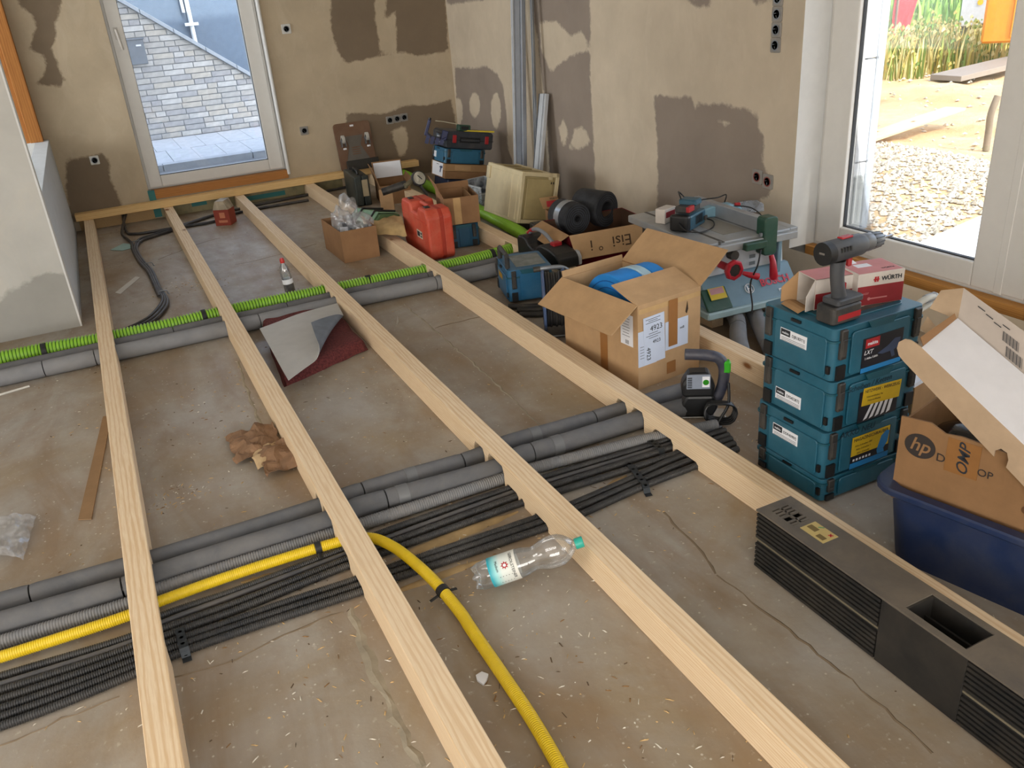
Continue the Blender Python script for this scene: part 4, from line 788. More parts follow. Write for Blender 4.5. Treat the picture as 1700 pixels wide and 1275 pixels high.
# cable hanging at the saw front
tag(MB().tube(spline([at(1263,415,z=.40),at(1258,440,z=.34),at(1246,470,z=.25),at(1249,505,z=.16),at(1248,520,z=.12)],6),.004,7).build('hanging_cable',BLACK,smooth=50),'thin black cable hanging down the front of the table saw','cable')
# big grey sleeved pipes bending under the saw
sleeve_pipe('insulated_pipe','grey sleeved pipe curving out from under the table saw front',[at(1186,506,z=.07),at(1200,505,z=.075),at(1214,514,z=.07),at(1224,535,z=.06),at(1226,562,z=.045),at(1232,590,z=.045)],.04,(.5,),FOAM,cross=False)
sleeve_pipe('insulated_pipe','second grey sleeved pipe behind the bend under the table saw',[at(1226,497,z=.07),at(1240,500,z=.07),at(1250,515,z=.06),at(1264,545,z=.05),at(1290,600,z=.045),at(1320,660,z=.045)],.04,(.5,),FOAM,cross=False)
# --- corded jigsaw sitting by the case stack
JB=plain('festool_grey','#4b5058',.5,dust=.1); LIME=plain('lime_button','#3fb52a',.4)
jg=thing('jigsaw','black and grey corded jigsaw with green switch beside the case stack','jigsaw',(1.885,2.40,0),math.radians(-32))
MB().box(-.075,-.03,0,.10,.045,.008).build('base_plate',CHROME,jg,bevel=.002); MB().prism([(-.06,.01),(.05,.01),(.07,.05),(.05,.10),(-.055,.10),(-.075,.06)],-.032,.03,'Y').build('gear_case',BLACK,jg,bevel=.01,seg=2)
MB().prism([(-.07,.095),(.05,.095),(.055,.14),(.03,.20),(-.045,.20),(-.075,.15)],-.034,.034,'Y').build('motor_housing',BLACK,jg,bevel=.012,seg=2)
lp=MB().box(-.055,-.037,.135,.035,-.0335,.195).build('type_plate',plain('type_plate_grey','#8a93a3',.5),jg); flat('green_badge',.028,.045,WHITEP,lp,(.018,-.037,.165),RX,.001); MB().lathe([(.001,0),(.012,.0)],12,M=Matrix.Translation((.018,-.0385,.163))@Euler(RX).to_matrix().to_4x4()).build('green_mark',LIME,lp)
for k in range(6): MB().box(-.052,-.0385,.14+.008*k,-.035,-.0365,.144+.008*k).build('printed_bars',INK,lp)
MB().tube(spline([(.06,0,.06),(.085,0,.13),(.09,0,.2),(.07,0,.245),(.02,0,.262),(-.06,0,.268)],6),[.022]*31,12).build('handle',plain('navy_grip','#2a3146',.5,dust=.25),jg,smooth=50); MB().cbox((.098,-.006,.215),(.03,.034,.05)).build('switch',LIME,jg,bevel=.006)
for k in range(4): MB().tube([Vector((.07+.055*math.cos(a*PI/10)*(1+.04*k),-.06-.012*k+.01*math.sin(a),.055+.04*math.sin(a*PI/10)*(1+.05*k))) for a in range(20)],.0045,7,close=True).build('cord_loop',BLACK,jg,smooth=50)
MB().tube(spline([(.10,-.06,.17),(.10,-.08,.09),(.07,-.09,.03),(.05,-.11,.008)],6),[.006]*13+[.006]*6,8).build('plug_cord',BLACK,jg,smooth=50)
# --- long black plastic block (two ribbed layers) beside the fourth joist
BP=plain('dusty_black_plastic','#1a1b1c',.5,dust=.22,dustc='#5d5347'); BPS=plain('dusty_grey_top','#57514a',.6,dust=.5,dustc='#7a6f60')
bb=thing('ribbed_plastic_block','long dusty black plastic block with ribbed sides and a recessed top','block',(1.428,1.552,0),-PI/2)
# local x runs toward the camera along the joist, local y = +X world
LB,WBk,HB_=1.45,.128,.2
MB().box(0,.008,0,LB,WBk,.097).build('layer',BP,bb,bevel=.003)
MB().box(0,.008,.101,.03,WBk,.194).box(.03,.008,.101,.115,WBk,.165).box(.03,.008,.165,.115,.028,.194).box(.03,.092,.165,.115,WBk,.194).box(.115,.008,.101,.5,WBk,.194).box(.5,.008,.101,.666,WBk,.119).box(.5,.008,.119,.666,.0145,.194).box(.5,WBk-.0145,.119,.666,WBk,.194).box(.666,.008,.101,LB,WBk,.194).build('layer',BP,bb)
MB().box(0,.004,.096,LB,WBk,.102).build('seam_strip',plain('seam_dust','#6d6552',.8),bb)
def toppanel():
    m=MB(); xs=[0,.03,.115,.50,.665,LB]; 
    m.box(0,0,.194,.03,WBk,.2).box(.03,0,.194,.115,.03,.2).box(.03,.09,.194,.115,WBk,.2).box(.115,0,.194,.50,WBk,.2).box(.50,0,.194,.665,.018,.2).box(.50,WBk-.018,.194,.665,WBk,.2).box(.665,0,.194,LB,WBk,.2)
    for k in range(6):
        if k!=3: m.box(.03+.014*k+.006,.03,.194,.03+.014*k+.0135,.09,.2)
    m.box(.03,.057,.194,.115,.063,.2); return m
toppanel().build('top_panel',BPS,bb); 
rc_=MB().box(.505,.02,.12,.66,WBk-.02,.124).build('recess_floor',plain('recess_dust','#4b453c',.8),bb); 
for y in (.035,.06,.085): MB().box(.505,y,.124,.66,y+.006,.15).build('recess_rib',BP,bb)
MB().box(.5,.014,.10,.665,.02,.196).box(.5,WBk-.02,.10,.665,WBk-.014,.196).box(.5,.014,.1,.506,WBk-.014,.196).box(.66,.014,.1,.666,WBk-.014,.196).build('recess_wall',BP,bb)
MB().box(.03,.03,.17,.115,.09,.172).build('vent_backing',BLACK,bb)
for x0,x1 in ((.004,.445),(.685,LB)):
    for zb in (.004,.106):
        for k in range(6): MB().box(x0,.0,zb+.0145*k+.002,x1,.012,zb+.0145*k+.0105).build('side_rib',BP,bb)
MB().box(.447,.001,.002,.683,.01,.195).build('plain_side_panel',BP,bb,bevel=.002)
sk=flat('warning_sticker',.085,.055,plain('cream_sticker','#b7a368',.6),bb,(.175,.066,.2),(0,0,0),.0008)
GRN=plain('tick_green','#4f8a5a',.6)
flat('cross_mark',.014,.004,RED,sk,(.028,.014,.0008),(0,0,.8),.0004); flat('cross_mark',.014,.004,RED,sk,(.028,.014,.0008),(0,0,-.8),.0004); flat('tick_mark',.016,.004,GRN,sk,(-.012,.02,.0008),(0,0,.8),.0004); flat('drawing',.03,.018,plain('drawing_brown','#6b5a30',.7),sk,(-.022,.0,.0008),(0,0,0),.0004); flat('drawing',.026,.016,plain('drawing_brown','#6b5a30'),sk,(.02,-.012,.0008),(0,0,0),.0004)
# --- blue tub, hp carton and its lid
TUBB=plain('navy_tub_plastic','#16294e',.45,dust=.42,dustc='#4d4f55'); ta=math.atan2(-.338,.085)  # long side direction
tb=thing('plastic_tub','dusty navy blue plastic tub with a rounded rim at the right edge','tub',(1.722,1.43,0),ta)
def tubring(z,inset): return rrect(inset,inset,.95-inset,.50-inset,.07)
def loft(m,rings):
    n=len(rings[0][1]); vs=[];fs=[]
    for z,r in rings: vs+=[(x,y,z) for x,y in r]
    for i in range(len(rings)-1): fs+=[(i*n+k,i*n+(k+1)%n,(i+1)*n+(k+1)%n,(i+1)*n+k) for k in range(n)]
    m.add(vs,fs+[tuple(range(n))[::-1],tuple((len(rings)-1)*n+k for k in range(n))]); return m
loft(MB(),[(0.0,tubring(0,.055)),(.24,tubring(0,.03)),(.24,tubring(0,.037)),(.012,tubring(0,.065))]).build('basin',TUBB,tb,smooth=35)
m=MB(); n=len(tubring(0,0)); R0=tubring(0,0);R1=tubring(0,.036); m.add([(x,y,.235) for x,y in R0]+[(x,y,.258) for x,y in R0]+[(x,y,.258) for x,y in R1]+[(x,y,.235) for x,y in R1],[(k,(k+1)%n,n+(k+1)%n,n+k) for k in range(n)]+[(n+k,n+(k+1)%n,2*n+(k+1)%n,2*n+k) for k in range(n)]+[(2*n+k,2*n+(k+1)%n,3*n+(k+1)%n,3*n+k) for k in range(n)]+[(3*n+k,3*n+(k+1)%n,(k+1)%n,k) for k in range(n)])
m.build('rim',TUBB,tb,smooth=35,bevel=.005)
HPK=card('hp_brown_board','#8c6a49'); hp=carton('computer_carton','open brown hp desktop carton with torn white lid sitting in the navy tub',(1.785,1.398,.2),ta,.78,.36,.245,HPK,th=.006,flaps=())
HPI=plain('hp_ink','#2a2320',.7)
o=MB().prism([(.042*math.cos(k*PI/14),.036*math.sin(k*PI/14)) for k in range(28)],0,.001,'Z').build('logo_disc',HPI,hp); o.location=(.06,-.0005,.19); o.rotation_euler=RX
text('hp',.055,HPK,hp,(.06,-.0018,.192),RX,shear=.25,bold=.0006); text('D',.034,HPI,hp,(.118,-.0012,.175),RX); text('OP',.03,HPI,hp,(.232,-.0012,.172),RX)
tpz=flat('tape_strip',.085,.10,plain('glossy_brown_tape','#8c6238',.25),hp,(.172,-.0004,.195),RX,.0008); text('OMP',.042,INK,tpz,(.004,-.004,.001),(0,0,PI/2),shear=.35,bold=.0004)
MB().prism([(x,z) for x,z in rrect(.33,.10,.46,.122,.01)],-.0012,.0004,'Y').build('hand_slot',plain('slot_brown','#5e3f22',.9),hp)
MB().prism([(.0,.245),(.0,.262),(.08,.268),(.12,.25),(.16,.256),(.3,.25),(.5,.252),(.78,.245)],-.0005,.0055,'Y').build('torn_edge',HPK,hp)
# helmet-like black object inside
hl=thing('black_helmet','glossy black rounded helmet with a red band inside the hp carton','helmet',(1.98,1.30,.215)); MB().lathe([(.001,.2),(.05,.195),(.09,.17),(.115,.12),(.12,.06),(.115,.0)],28,M=Matrix.Diagonal((1.0,1.25,.95,1))).build('shell',plain('gloss_black','#0d0e10',.12),hl,smooth=True); MB().lathe([(.121,.02),(.123,.02),(.123,.05),(.121,.05)],28,M=Matrix.Diagonal((1.0,1.25,.95,1))).build('red_band',RED,hl,smooth=True)
# lid: tan strip, white sheet, rear panel with the address print; a tray tilted over the carton
WBRD=plain('white_board','#c9c8cb',.7,vary=.06); TBRD=card('tan_board','#b39b80'); GBRD=plain('greyish_board_print','#a59a90',.75,vary=.08)
ld=thing('carton_lid','torn white carton lid with barcode panel leaning on the hp carton','lid',(1.785,1.398,.46))
u=Vector((math.cos(ta),math.sin(ta),0)); w_=Vector((-u.y,u.x,0)); p0=Vector((1.785,1.398,0))-w_*.02
def onp(x,y,off=0):
    """point of the vertical plane along the carton front, moved off metres away"""
    d=ray(x,y); q=p0+w_*off; t=(q-CC).dot(w_)/d.dot(w_); return CC+d*t
def quad(name,pts,mat,n=8,th=.004,bulge=0):
    a,b,c,d=[Vector(p) for p in pts]
    def fn(s,t): 
        p=(a.lerp(b,s)).lerp(d.lerp(c,s),t); return p+Vector((0,0,bulge*math.sin(PI*s)*math.sin(PI*t)))
    return lk(MB().sheet(fn,n,n,th).build(name,mat),ld)
s0,s1_,s2_,s3=onp(1500,600),onp(1800,913),onp(1800,834),onp(1530,577)
arc=[onp(1500,600),onp(1492,590),onp(1489,578),onp(1492,568),onp(1502,563),onp(1512,565),onp(1530,577)]
mm=MB(); pol=[s0,onp(1650,758),onp(1652,748),onp(1662,745),onp(1672,752),onp(1674,764),onp(1670,776),s1_,s2_,s3]+[onp(1512,565),onp(1502,563),onp(1492,568),onp(1489,578),onp(1492,590)]
nn=len(pol); mm.add(pol+[p+w_*.004 for p in pol],[tuple(range(nn)),tuple(range(nn,2*nn))[::-1]]+[(i,(i+1)%nn,nn+(i+1)%nn,nn+i) for i in range(nn)]); lk(mm.build('front_strip',TBRD),ld)
e0,e1,e2,e3=onp(1530,577),onp(1800,834),onp(1800,706,.15),onp(1590,528,.15)
quad('white_panel',[e0,e1,e2,e3],WBRD,th=.003); mm=MB()
tz=[e3+(e0-e3)*t+Vector((0,0,.006))+w_*random.uniform(-.006,.006)-u*(.012 if k%2 else .002) for k,t in enumerate(np.linspace(0,1,9))]
bk=quad('rear_panel',[onp(1590,531,.155),onp(1800,708,.155),onp(1800,622,.19),onp(1600,478,.19)],GBRD); 
q0,q1,q2,q3=[Vector(p) for p in (onp(1590,531,.155),onp(1800,708,.155),onp(1800,622,.19),onp(1600,478,.19))]
quad('end_flap',[onp(1543,512,.16),onp(1590,531,.155),onp(1600,478,.19),onp(1562,482,.19)],TBRD); quad('end_flap',[onp(1528,545,.14),onp(1545,562,.1),onp(1556,545,.15),onp(1540,525,.16)],TBRD); quad('torn_side',[onp(1533,573,.0),onp(1588,529,.14),onp(1585,520,.15),onp(1528,560,.02)],KRAFT2)
for i in range(2):
    for k in range(15):
        s=.36+.009*k+.035*i; 
        def bp(ss,tt): 
            p=(q0.lerp(q1,ss)).lerp(q3.lerp(q2,ss),tt); return p-w_*.003+Vector((0,0,.001))
        t0,t1=((.42,.66),(.1,.36))[i]; ww=.003 if k%3 else .006
        lk(MB().add([bp(s,t0),bp(s+ww,t0),bp(s+ww,t1),bp(s,t1)],[(0,1,2,3)]).build('barcode_bar',INK),ld)
for k in range(4):
    a0=bp(.14+.07*k,.80-.05*(k%3)); a1=bp(.20+.07*k,.80-.05*(k%3)); lk(MB().tube([a0,a1],.0012,4).build('print_line',INK),ld)
# white hoses and papers behind the stack
wh=thing('clear_hose_coil','whitish plastic hose ends sticking up behind the case stack','hose',(2.35,1.8,0)); HOSE=plain('whitish_hose','#c9c8bf',.4)
lk(MB().tube(spline([at(1500,530,z=.4),at(1520,508,z=.45),at(1540,495,z=.47),at(1555,491,z=.47)],5),.012,10).build('hose_end',HOSE,smooth=50),wh); lk(MB().tube(spline([at(1505,545,z=.38),at(1525,518,z=.42),at(1548,503,z=.44)],5),.009,10).build('hose_end',HOSE,smooth=50),wh); lk(MB().tube(spline([at(1500,530,z=.4),at(1492,560,z=.25),(2.54,1.80,.12),(2.56,1.72,.012)],5),.011,10).build('hose_run',HOSE,smooth=50),wh)
lk(MB().tube([at(1536,497,z=.465),at(1552,491,z=.47)],.016,10).build('hose_cuff',plain('grey_cuff','#9a9da0',.4),smooth=50),wh)
wbx=thing('paper_stack','small white stack of papers on a carton behind the blue cases','papers',(2.28,1.75,0),.2); MB().box(0,0,0,.16,.3,.27).build('carton',KRAFT,wbx,bevel=.002); MB().box(-.005,.0,.271,.15,.28,.285).build('papers',WHITEP,wbx)
from mathutils import noise as mnoise
def nz(p,s=1.0): return mnoise.noise(Vector(p)*s)
# --- blue case with black carry handle
BLC=plain('blue_case_plastic','#1a5e86',.4,dust=.12,dustc='#9fb0b8')
bh=makpac('blue tool case with a raised black carry handle behind the fourth joist',(1.83,4.03,.012),math.radians(-14),.27,.335,.185,mat=BLC,name='tool_case')
# long side with yellow label faces left
flat('yellow_label',.10,.032,plain('amber_label','#b98a14',.5),bh,(.0005,.18,.115),RXL,.001)
MB().tube([(.02,.05,.185),(.02,.05,.245),(.02,.06,.258),(.02,.25,.258),(.02,.262,.245),(.02,.262,.185)],.012,4,flat=1.3).build('carry_handle',DARK,bh,bevel=.003)
flat('dusty_lid_inset',.17,.22,plain('dusty_inset','#8b8f8b',.8,vary=.4),bh,(.155,.17,.184),(0,0,0),.002)
RUB=plain('black_rubber','#1a1a1b',.55,dust=.2)
rh=thing('rubber_hose','black rubber hose lying bent in front of the blue handled case','hose',(1.95,3.95,0))
for k,pts in enumerate(([(1.80,3.97,.018),(1.9,3.9,.018),(2.0,3.86,.02),(2.1,3.9,.02)],[(1.82,3.90,.016),(1.93,3.82,.016),(2.08,3.80,.018)],[(1.80,3.83,.015),(1.9,3.76,.015),(2.02,3.73,.015)])): lk(MB().tube(spline(pts,6),.016,8).build('hose_run',RUB,smooth=50),rh)
# --- black canister with grey handle standing on the rightmost joist
cn=thing('power_station','black portable tool canister with grey loop handle and red clips','canister',(2.265,4.36,.1),math.radians(90+3))
CPF=[(-.25,.0),(-.25,.10),(-.235,.115),(-.18,.125),(-.14,.115),(-.11,.085),(-.07,.07),(-.03,.075),(.0,.10),(.04,.11),(.12,.105),(.20,.085),(.23,.06),(.235,.0)]
MB().prism([(-a,z) for a,z in CPF],-.075,.07,'Y').build('body',BLACK,cn,bevel=.012,seg=2)
MB().prism([(-.05,.0),(-.05,.075),(-.2,.082),(-.225,.05),(-.225,.0)],-.1,-.07,'Y').build('side_cover',plain('light_grey_cover','#b9bcc2',.45),cn,bevel=.006)
hdl=MB().tube(spline([(.20,0,.122),(.17,0,.15),(.1,0,.165),(.02,0,.155),(-.05,0,.125),(-.09,0,.105)],6),[.012]*31,10).build('loop_handle',plain('mid_grey_handle','#7d8085',.4),cn,smooth=50)
MB().tube([(.215,0,.12),(.185,0,.145),(.16,0,.152)],.0135,10).build('red_clip',REDT,hdl,smooth=50); MB().cbox((-.085,-.01,.112),(.045,.06,.03)).build('red_clip',REDT,hdl,bevel=.005)
# --- cable reel behind the big carton
ry=math.radians(-26); rl=thing('cable_reel','black extension cable wound on a blue-rimmed reel behind the carton','reel',(1.865,3.55,.0),ry)
RM=Matrix.Translation((0,0,.168))@Matrix.Rotation(PI/2,4,'Y'); RIM=plain('blue_grey_rim','#3f5a86',.5,dust=.3)
for s,a,b in ((0,-.055,-.047),(1,.047,.055)): MB().lathe([(.05,a),(.16,a-.004),(.166,a),(.166,b),(.16,b+.002),(.05,b),(.05,a)],36,M=RM,caps=False).build('flange',RIM,rl,smooth=35)
MB().lathe([(.06,-.047),(.06,.047)],24,M=RM).build('drum',BLACK,rl,smooth=35)
for layer in range(2):
    for k in range(7):
        x=-.041+.0135*k+.005*layer; r=.118+.012*layer+random.uniform(-.004,.004)
        MB().tube([RM@Vector((r*math.cos(a*PI/14)+random.uniform(-.002,.002),r*math.sin(a*PI/14),x)) for a in range(28)],.0075,7,close=True).build('cable_turn',CONDB,rl,smooth=50)
MB().tube(spline([(-.09,-.02,.335),(-.02,-.02,.34),(.05,0,.33),(.09,.02,.29),(.085,.02,.24)],6),.011,10).build('grip_bar',plain('worn_steel_tube','#8b8f94',.4,.5),rl,smooth=50); MB().tube([(-.095,-.02,.3345),(-.06,-.02,.337)],.0135,10).build('grip_cap',RUB,rl,smooth=50); MB().tube([(.085,.02,.24),(.07,.0,.04),(.07,.0,.005)],.010,8).build('stand_leg',STEEL,rl,smooth=50)
MB().tube([(-.06,-.1,.008),(.09,-.1,.008)],.008,8).build('foot_bar',STEEL,rl,smooth=50); MB().tube([(-.06,.1,.008),(.09,.1,.008)],.008,8).build('foot_bar',STEEL,rl,smooth=50)
# --- open carton with handwriting and the two black rolls
REDB=card('dark_red_board','#6e1420'); ec=carton('open_carton','open carton with upside-down handwriting on its flap and dark red sides','',0) if False else carton('open_carton','open carton with upside-down handwriting on its flap and dark red sides',(2.358,4.255,0),math.radians(-6),.56,.42,.25,REDB,th=.005)
for sd,L,ang,tp_ in (('F',.155,-47,.0),('L',.12,-20,.0)):
    pass
def flapm(t,w,d,h,sd,L,ang,mat,th=.004):
    a=math.radians(ang); ca,sa=math.cos(a),math.sin(a); M_={'F':Matrix.Translation((0,0,h)),'B':Matrix.Translation((w,d,h))@Matrix.Rotation(PI,4,'Z'),'L':Matrix.Translation((0,d,h))@Matrix.Rotation(-PI/2,4,'Z'),'R':Matrix.Translation((w,0,h))@Matrix.Rotation(PI/2,4,'Z')}[sd]; ln=w if sd in 'FB' else d
    return MB().sheet(lambda u,v:(ln*u,-ca*L*v,sa*L*v),6,3,th,M=M_).build('flap',mat,t)
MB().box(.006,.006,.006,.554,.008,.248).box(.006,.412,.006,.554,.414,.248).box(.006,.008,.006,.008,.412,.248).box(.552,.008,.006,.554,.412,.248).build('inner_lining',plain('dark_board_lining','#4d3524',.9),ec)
ef=flapm(ec,.56,.42,.25,'F',.16,-50,KRAFTL); flapm(ec,.56,.42,.25,'L',.13,-25,KRAFT)
PEN=plain('marker_ink','#4a3626',.9); a50=math.radians(-50)
wr=text('Eisi  ° i',.10,PEN,ec,(.25,-.058,.188),Euler((math.radians(50),0,PI)) if False else Euler((math.radians(50),0,0)),shear=.2); wr.rotation_euler=(Matrix.Rotation(math.radians(50),3,'X')@Matrix.Rotation(PI,3,'Z')).to_euler()
BLKF=plain('black_felt_roll','#1c1c1e',.8,dust=.22,dustc='#6a6f78',bump=.6)
def roll(label,loc,rot,r,L,core,strap=False,lb='felt_roll'):
    t=thing(lb,label,'roll',loc,rot=rot); MB().lathe([(core,-L/2),(r-.006,-L/2),(r,-L/2+.006),(r,L/2-.006),(r-.006,L/2),(core,L/2),(core*.98,-L/2)],36,caps=False).build('wound_felt',BLKF,t,smooth=35)
    for q in range(int(core*1000)+12,int(r*1000)-6,14):
        for s in (-1,1): MB().lathe([(q/1000,s*(L/2+.0006)),(q/1000+.003,s*(L/2+.0006))],36,caps=False).build('winding_line',plain('dusty_winding','#4a505a',.9),t)
    if strap: MB().lathe([(r+.001,-.028),(r+.0022,-.028),(r+.0022,.028),(r+.001,.028)],36,caps=False).build('film_strap',plain('silver_film','#a9aeb3',.25,.5),t,smooth=35)
    return t
roll('black felt roll with a shiny film strap lying in the open carton',(2.585,4.655,.25),(0,math.radians(90),math.radians(-86)),.10,.20,.02,True)
roll('larger hollow black felt roll at the back of the open carton',(2.80,4.70,.262),(0,math.radians(90),math.radians(-72)),.115,.22,.05)
tag(plank('red_board_edge','x',(3.0,4.75,.0),(3.17,4.15,.0),.012,.2,REDB),'thin dark red board edge leaning by the wall behind the rolls','board')
# --- dark case and the small screw carton on it
dc=thing('flat_case','flat dusty black case lying in front of the beige crate','case',(2.55,4.965,0),math.radians(-8)); MB().box(0,0,0,.17,.28,.045).build('bottom_shell',BLACK,dc,bevel=.006); MB().box(0,0,.047,.17,.28,.095).build('lid',DARK,dc,bevel=.006); 
for y in (.06,.14,.22): MB().box(.02,y,.095,.15,y+.03,.099).build('lid_rib',plain('dusty_rib','#6a6a66',.8),dc)
MB().cbox((.085,-.004,.05),(.05,.01,.02)).build('clasp',STEEL,dc,bevel=.002)
sc=carton('screw_carton','small open brown screw carton with raised red label flap by the beige crate',(2.635,5.03,.0995),math.radians(-12),.095,.075,.105,KRAFT2,th=.002)
fb=MB().sheet(lambda u,v:(-.012+.13*u-.02*v,.078+.02*v,.105+.075*v),5,4,.002).build('raised_flap',KRAFT,sc); flat('red_label',.085,.04,RED,fb,(.058,.0835,.135),Euler((PI/2-.25,.0,0)),.001); text('WÜRTH',.016,INK,fb,(.068,.089,.168),Euler((PI/2-.25,0,0)))
for k in range(5): MB().tube([(.02+.014*k,.035+.01*(k%2),.05),(.022+.014*k,.04,.115+.006*(k%3))],.002,5).build('screw',STEEL,sc)
# --- beige crate leaning to the right on the hose
BEI=plain('beige_crate_plastic','#cfc09a',.55,dust=.12,bump=.1); BEID=plain('beige_shade_plastic','#a8976a',.6)
cr=thing('stacking_crate','tilted beige plastic transport crate standing on edge by the right wall','crate',(2.525,5.31,.085),rot=Euler((0,math.radians(12),math.radians(2))))
w,d,h=.31,.53,.36
MB().box(.016,.016,.012,w-.012,d-.012,h-.012).build('shell',BEID,cr,bevel=.004)
for x in (0,.225): MB().box(x,.0,.0,x+.03,d,h).build('edge_frame',BEI,cr,bevel=.004)
MB().box(.03,.0,h-.03,.31,.03,h).box(.03,0,0,.31,.028,.028).box(w-.03,0,0,w,.028,h).build('front_frame',BEI,cr,bevel=.004)
for y0,y1 in ((.04,.10),(.13,.46)): MB().box(-.003,y0,.02,.012,y1,h-.03).build('side_panel',BEI,cr,bevel=.003)
MB().box(-.012,.47,h-.11,.01,.52,h-.02).build('latch',BEI,cr,bevel=.003)
MB().box(.05,-.002,.03,w-.05,.012,h-.045).build('front_panel',BEID,cr,bevel=.003)
for y in (.10,.26,.42): MB().box(.05,y,h-.012,w-.05,y+.08,h-.004).build('top_panel',BEID,cr,bevel=.002)
for k in range(2): MB().box(.24+.018*k,-.004,h-.075,.247+.018*k,.0,h-.06).build('slot',BLACK,cr)
# --- grey clear storage box
gb=thing('storage_box','greyish clear plastic storage box behind the open carton','box',(2.62,6.12,.0),math.radians(8)); GP=glassy('milky_plastic',(.78,.8,.82),.3,.15,.42,(.62,.66,.7,1))
MB().box(0,0,0,.004,.36,.19).box(0,0,0,.26,.004,.14).box(.256,0,0,.26,.36,.19).box(0,.356,0,.26,.36,.19).box(0,0,0,.26,.36,.004).build('walls',GP,gb); MB().box(-.006,-.006,.185,.004,.366,.195).box(.256,0,.185,.266,.366,.195).box(0,.356,.185,.26,.366,.195).build('rim',plain('milky_rim','#b9bdc2',.4),gb); MB().box(-.006,-.006,.135,.266,.004,.145).build('front_rim',plain('milky_rim','#b9bdc2'),gb)
MB().box(.03,.03,.006,.12,.2,.10).build('inner_carton',plain('cream_pack','#c4bda8',.7),gb); MB().box(.14,.05,.006,.22,.25,.07).build('inner_carton',WHITEP,gb)
# --- corner stack, leaning with the floor hose under it
SR=Euler((0,math.radians(10.5),math.radians(1))); SO=Vector((2.57,6.76,.175))
def sloc(x,y,z): v=Vector((x,y,z)); v.rotate(SR); return SO+v
NAVY=plain('navy_case_plastic','#14233f',.45)
nv=thing('flat_case','navy blue flat case at the bottom of the leaning corner stack','case',sloc(.03,0,-.125),rot=SR); MB().box(0,0,0,.36,.3,.12).build('shell',NAVY,nv,bevel=.008)
for k in range(3): MB().box(.04+.1*k,-.004,.02,.1+.1*k,.0,.10).build('ridge',NAVY,nv,bevel=.002)
kc_=thing('flat_carton','flat kraft carton with a white picture label in the leaning corner stack','box',sloc(.0,0,0),rot=SR); MB().box(0,0,0,.385,.3,.062).build('bottom',KRAFT2,kc_,bevel=.001); MB().box(-.002,-.002,.064,.387,.302,.122).build('lid',KRAFT,kc_,bevel=.001)
lbm=flat('picture_label',.23,.112,WHITEP,kc_,(-.003,.16,.064),RXL,.001); MB().prism([(-.02,-.02),(.0,-.025),(.012,.01),(.04,.02),(.035,.035),(-.015,.03),(-.03,.02),(-.012,.012)],.001,.0015,'Z').build('printed_tool',plain('print_blue_tool','#31466b',.5),lbm).location=(.07,0,0)
flat('print_line',.05,.004,INK,lbm,(.0,.04,.001),(0,0,0),.0003); flat('fold_flap',.15,.04,KRAFTL,kc_,(.16,-.0025,.094),RX,.001)
mk=makpac('steel blue tool case third from the floor in the leaning corner stack',sloc(-.015,0,.124),0,.392,.295,.125,parent_rot=SR,mat=plain('steel_blue_case','#2b6482',.45)); flat('white_sticker',.05,.05,WHITEP,mk,(.0,.20,.06),RXL,.0012)
bs=thing('drill_case','dark blue-black power tool case with red latches topping the corner stack','case',sloc(-.005,-.0,.252),rot=SR); BSH=plain('blue_black_case','#232b36',.5,dust=.12)
MB().prism([(0,.012),(.012,0),(.42,0),(.432,.012),(.432,.125),(.415,.14),(.02,.14),(0,.122)],0,.3,'Y').build('shell',BSH,bs,bevel=.006); MB().box(-.002,-.002,.066,.434,.302,.072).build('seam',BLACK,bs)
for x in (.055,.355): MB().box(x,-.008,.045,x+.035,.004,.11).build('latch',REDT,bs,bevel=.004)
MB().box(.12,-.006,.05,.31,.002,.095).build('handle_recess',BLACK,bs); MB().box(.13,-.018,.062,.30,-.006,.08).build('handle',BSH,bs,bevel=.004)
fr=flat('side_print',.16,.07,plain('case_side_grey','#5d6c7c',.5),bs,(-.0005,.14,.066),RXL,.0008); 
for k in range(6): flat('pictogram',.014,.012,WHITEP,fr,(-.05+.02*(k%3),.016-.024*(k//3),.0008),(0,0,0),.0003)
MB().tube([(-.0015,.05,.04),(-.0015,.05,.09),(-.0015,.10,.09)],.0022,4).build('printed_angle',WHITEP,bs)
tm=thing('folding_ruler','yellow folding ruler lying on the dark drill case','ruler',sloc(.29,.02,.395),rot=Euler((0,math.radians(8.5),math.radians(-12)))); MB().box(-.13,-.012,.0,.14,.012,.012).build('blades',plain('yellow_ruler','#c9b21a',.5),tm,bevel=.001)
for k in range(9): MB().box(-.12+.03*k,-.0122,.0121,-.118+.03*k,.004,.0124).build('tick_mark',INK,tm)
gt=thing('clamp_tool','dark green strap clamp on the drill case beside the ruler','clamp',sloc(.17,.06,.393),rot=SR); MB().box(-.055,-.03,0,.055,.03,.05).build('body',SGR,gt,bevel=.006); MB().box(-.035,-.032,.012,.035,-.03,.04).build('label',BLACK,gt); MB().tube([(-.04,.02,.05),(-.15,.1,.06),(-.2,.14,.06)],.004,6).build('rod',plain('pale_rod','#a59c84',.6),gt)
bi=thing('parts_bin','dark blue curved plastic tray tilted against the corner stack','bin',sloc(-.055,.05,.265),rot=Euler((0,math.radians(22),math.radians(-20)))); BINB=plain('deep_blue_bin','#1b2450',.45)
MB().sheet(lambda u,v:(-.13+.17*u,-.09+.2*v,.045+.05*(2*u-1)**2),10,6,.006).build('tray',BINB,bi,smooth=40); MB().box(-.14,-.09,.06,-.115,-.05,.19).build('end_post',BINB,bi,bevel=.005); MB().tube([(-.128,-.07,.19),(-.128,-.07,.205)],.012,10).build('knob',BLACK,bi,smooth=40); MB().box(.0,-.05,.06,.05,.0,.14).build('inner_post',BINB,bi,bevel=.005)
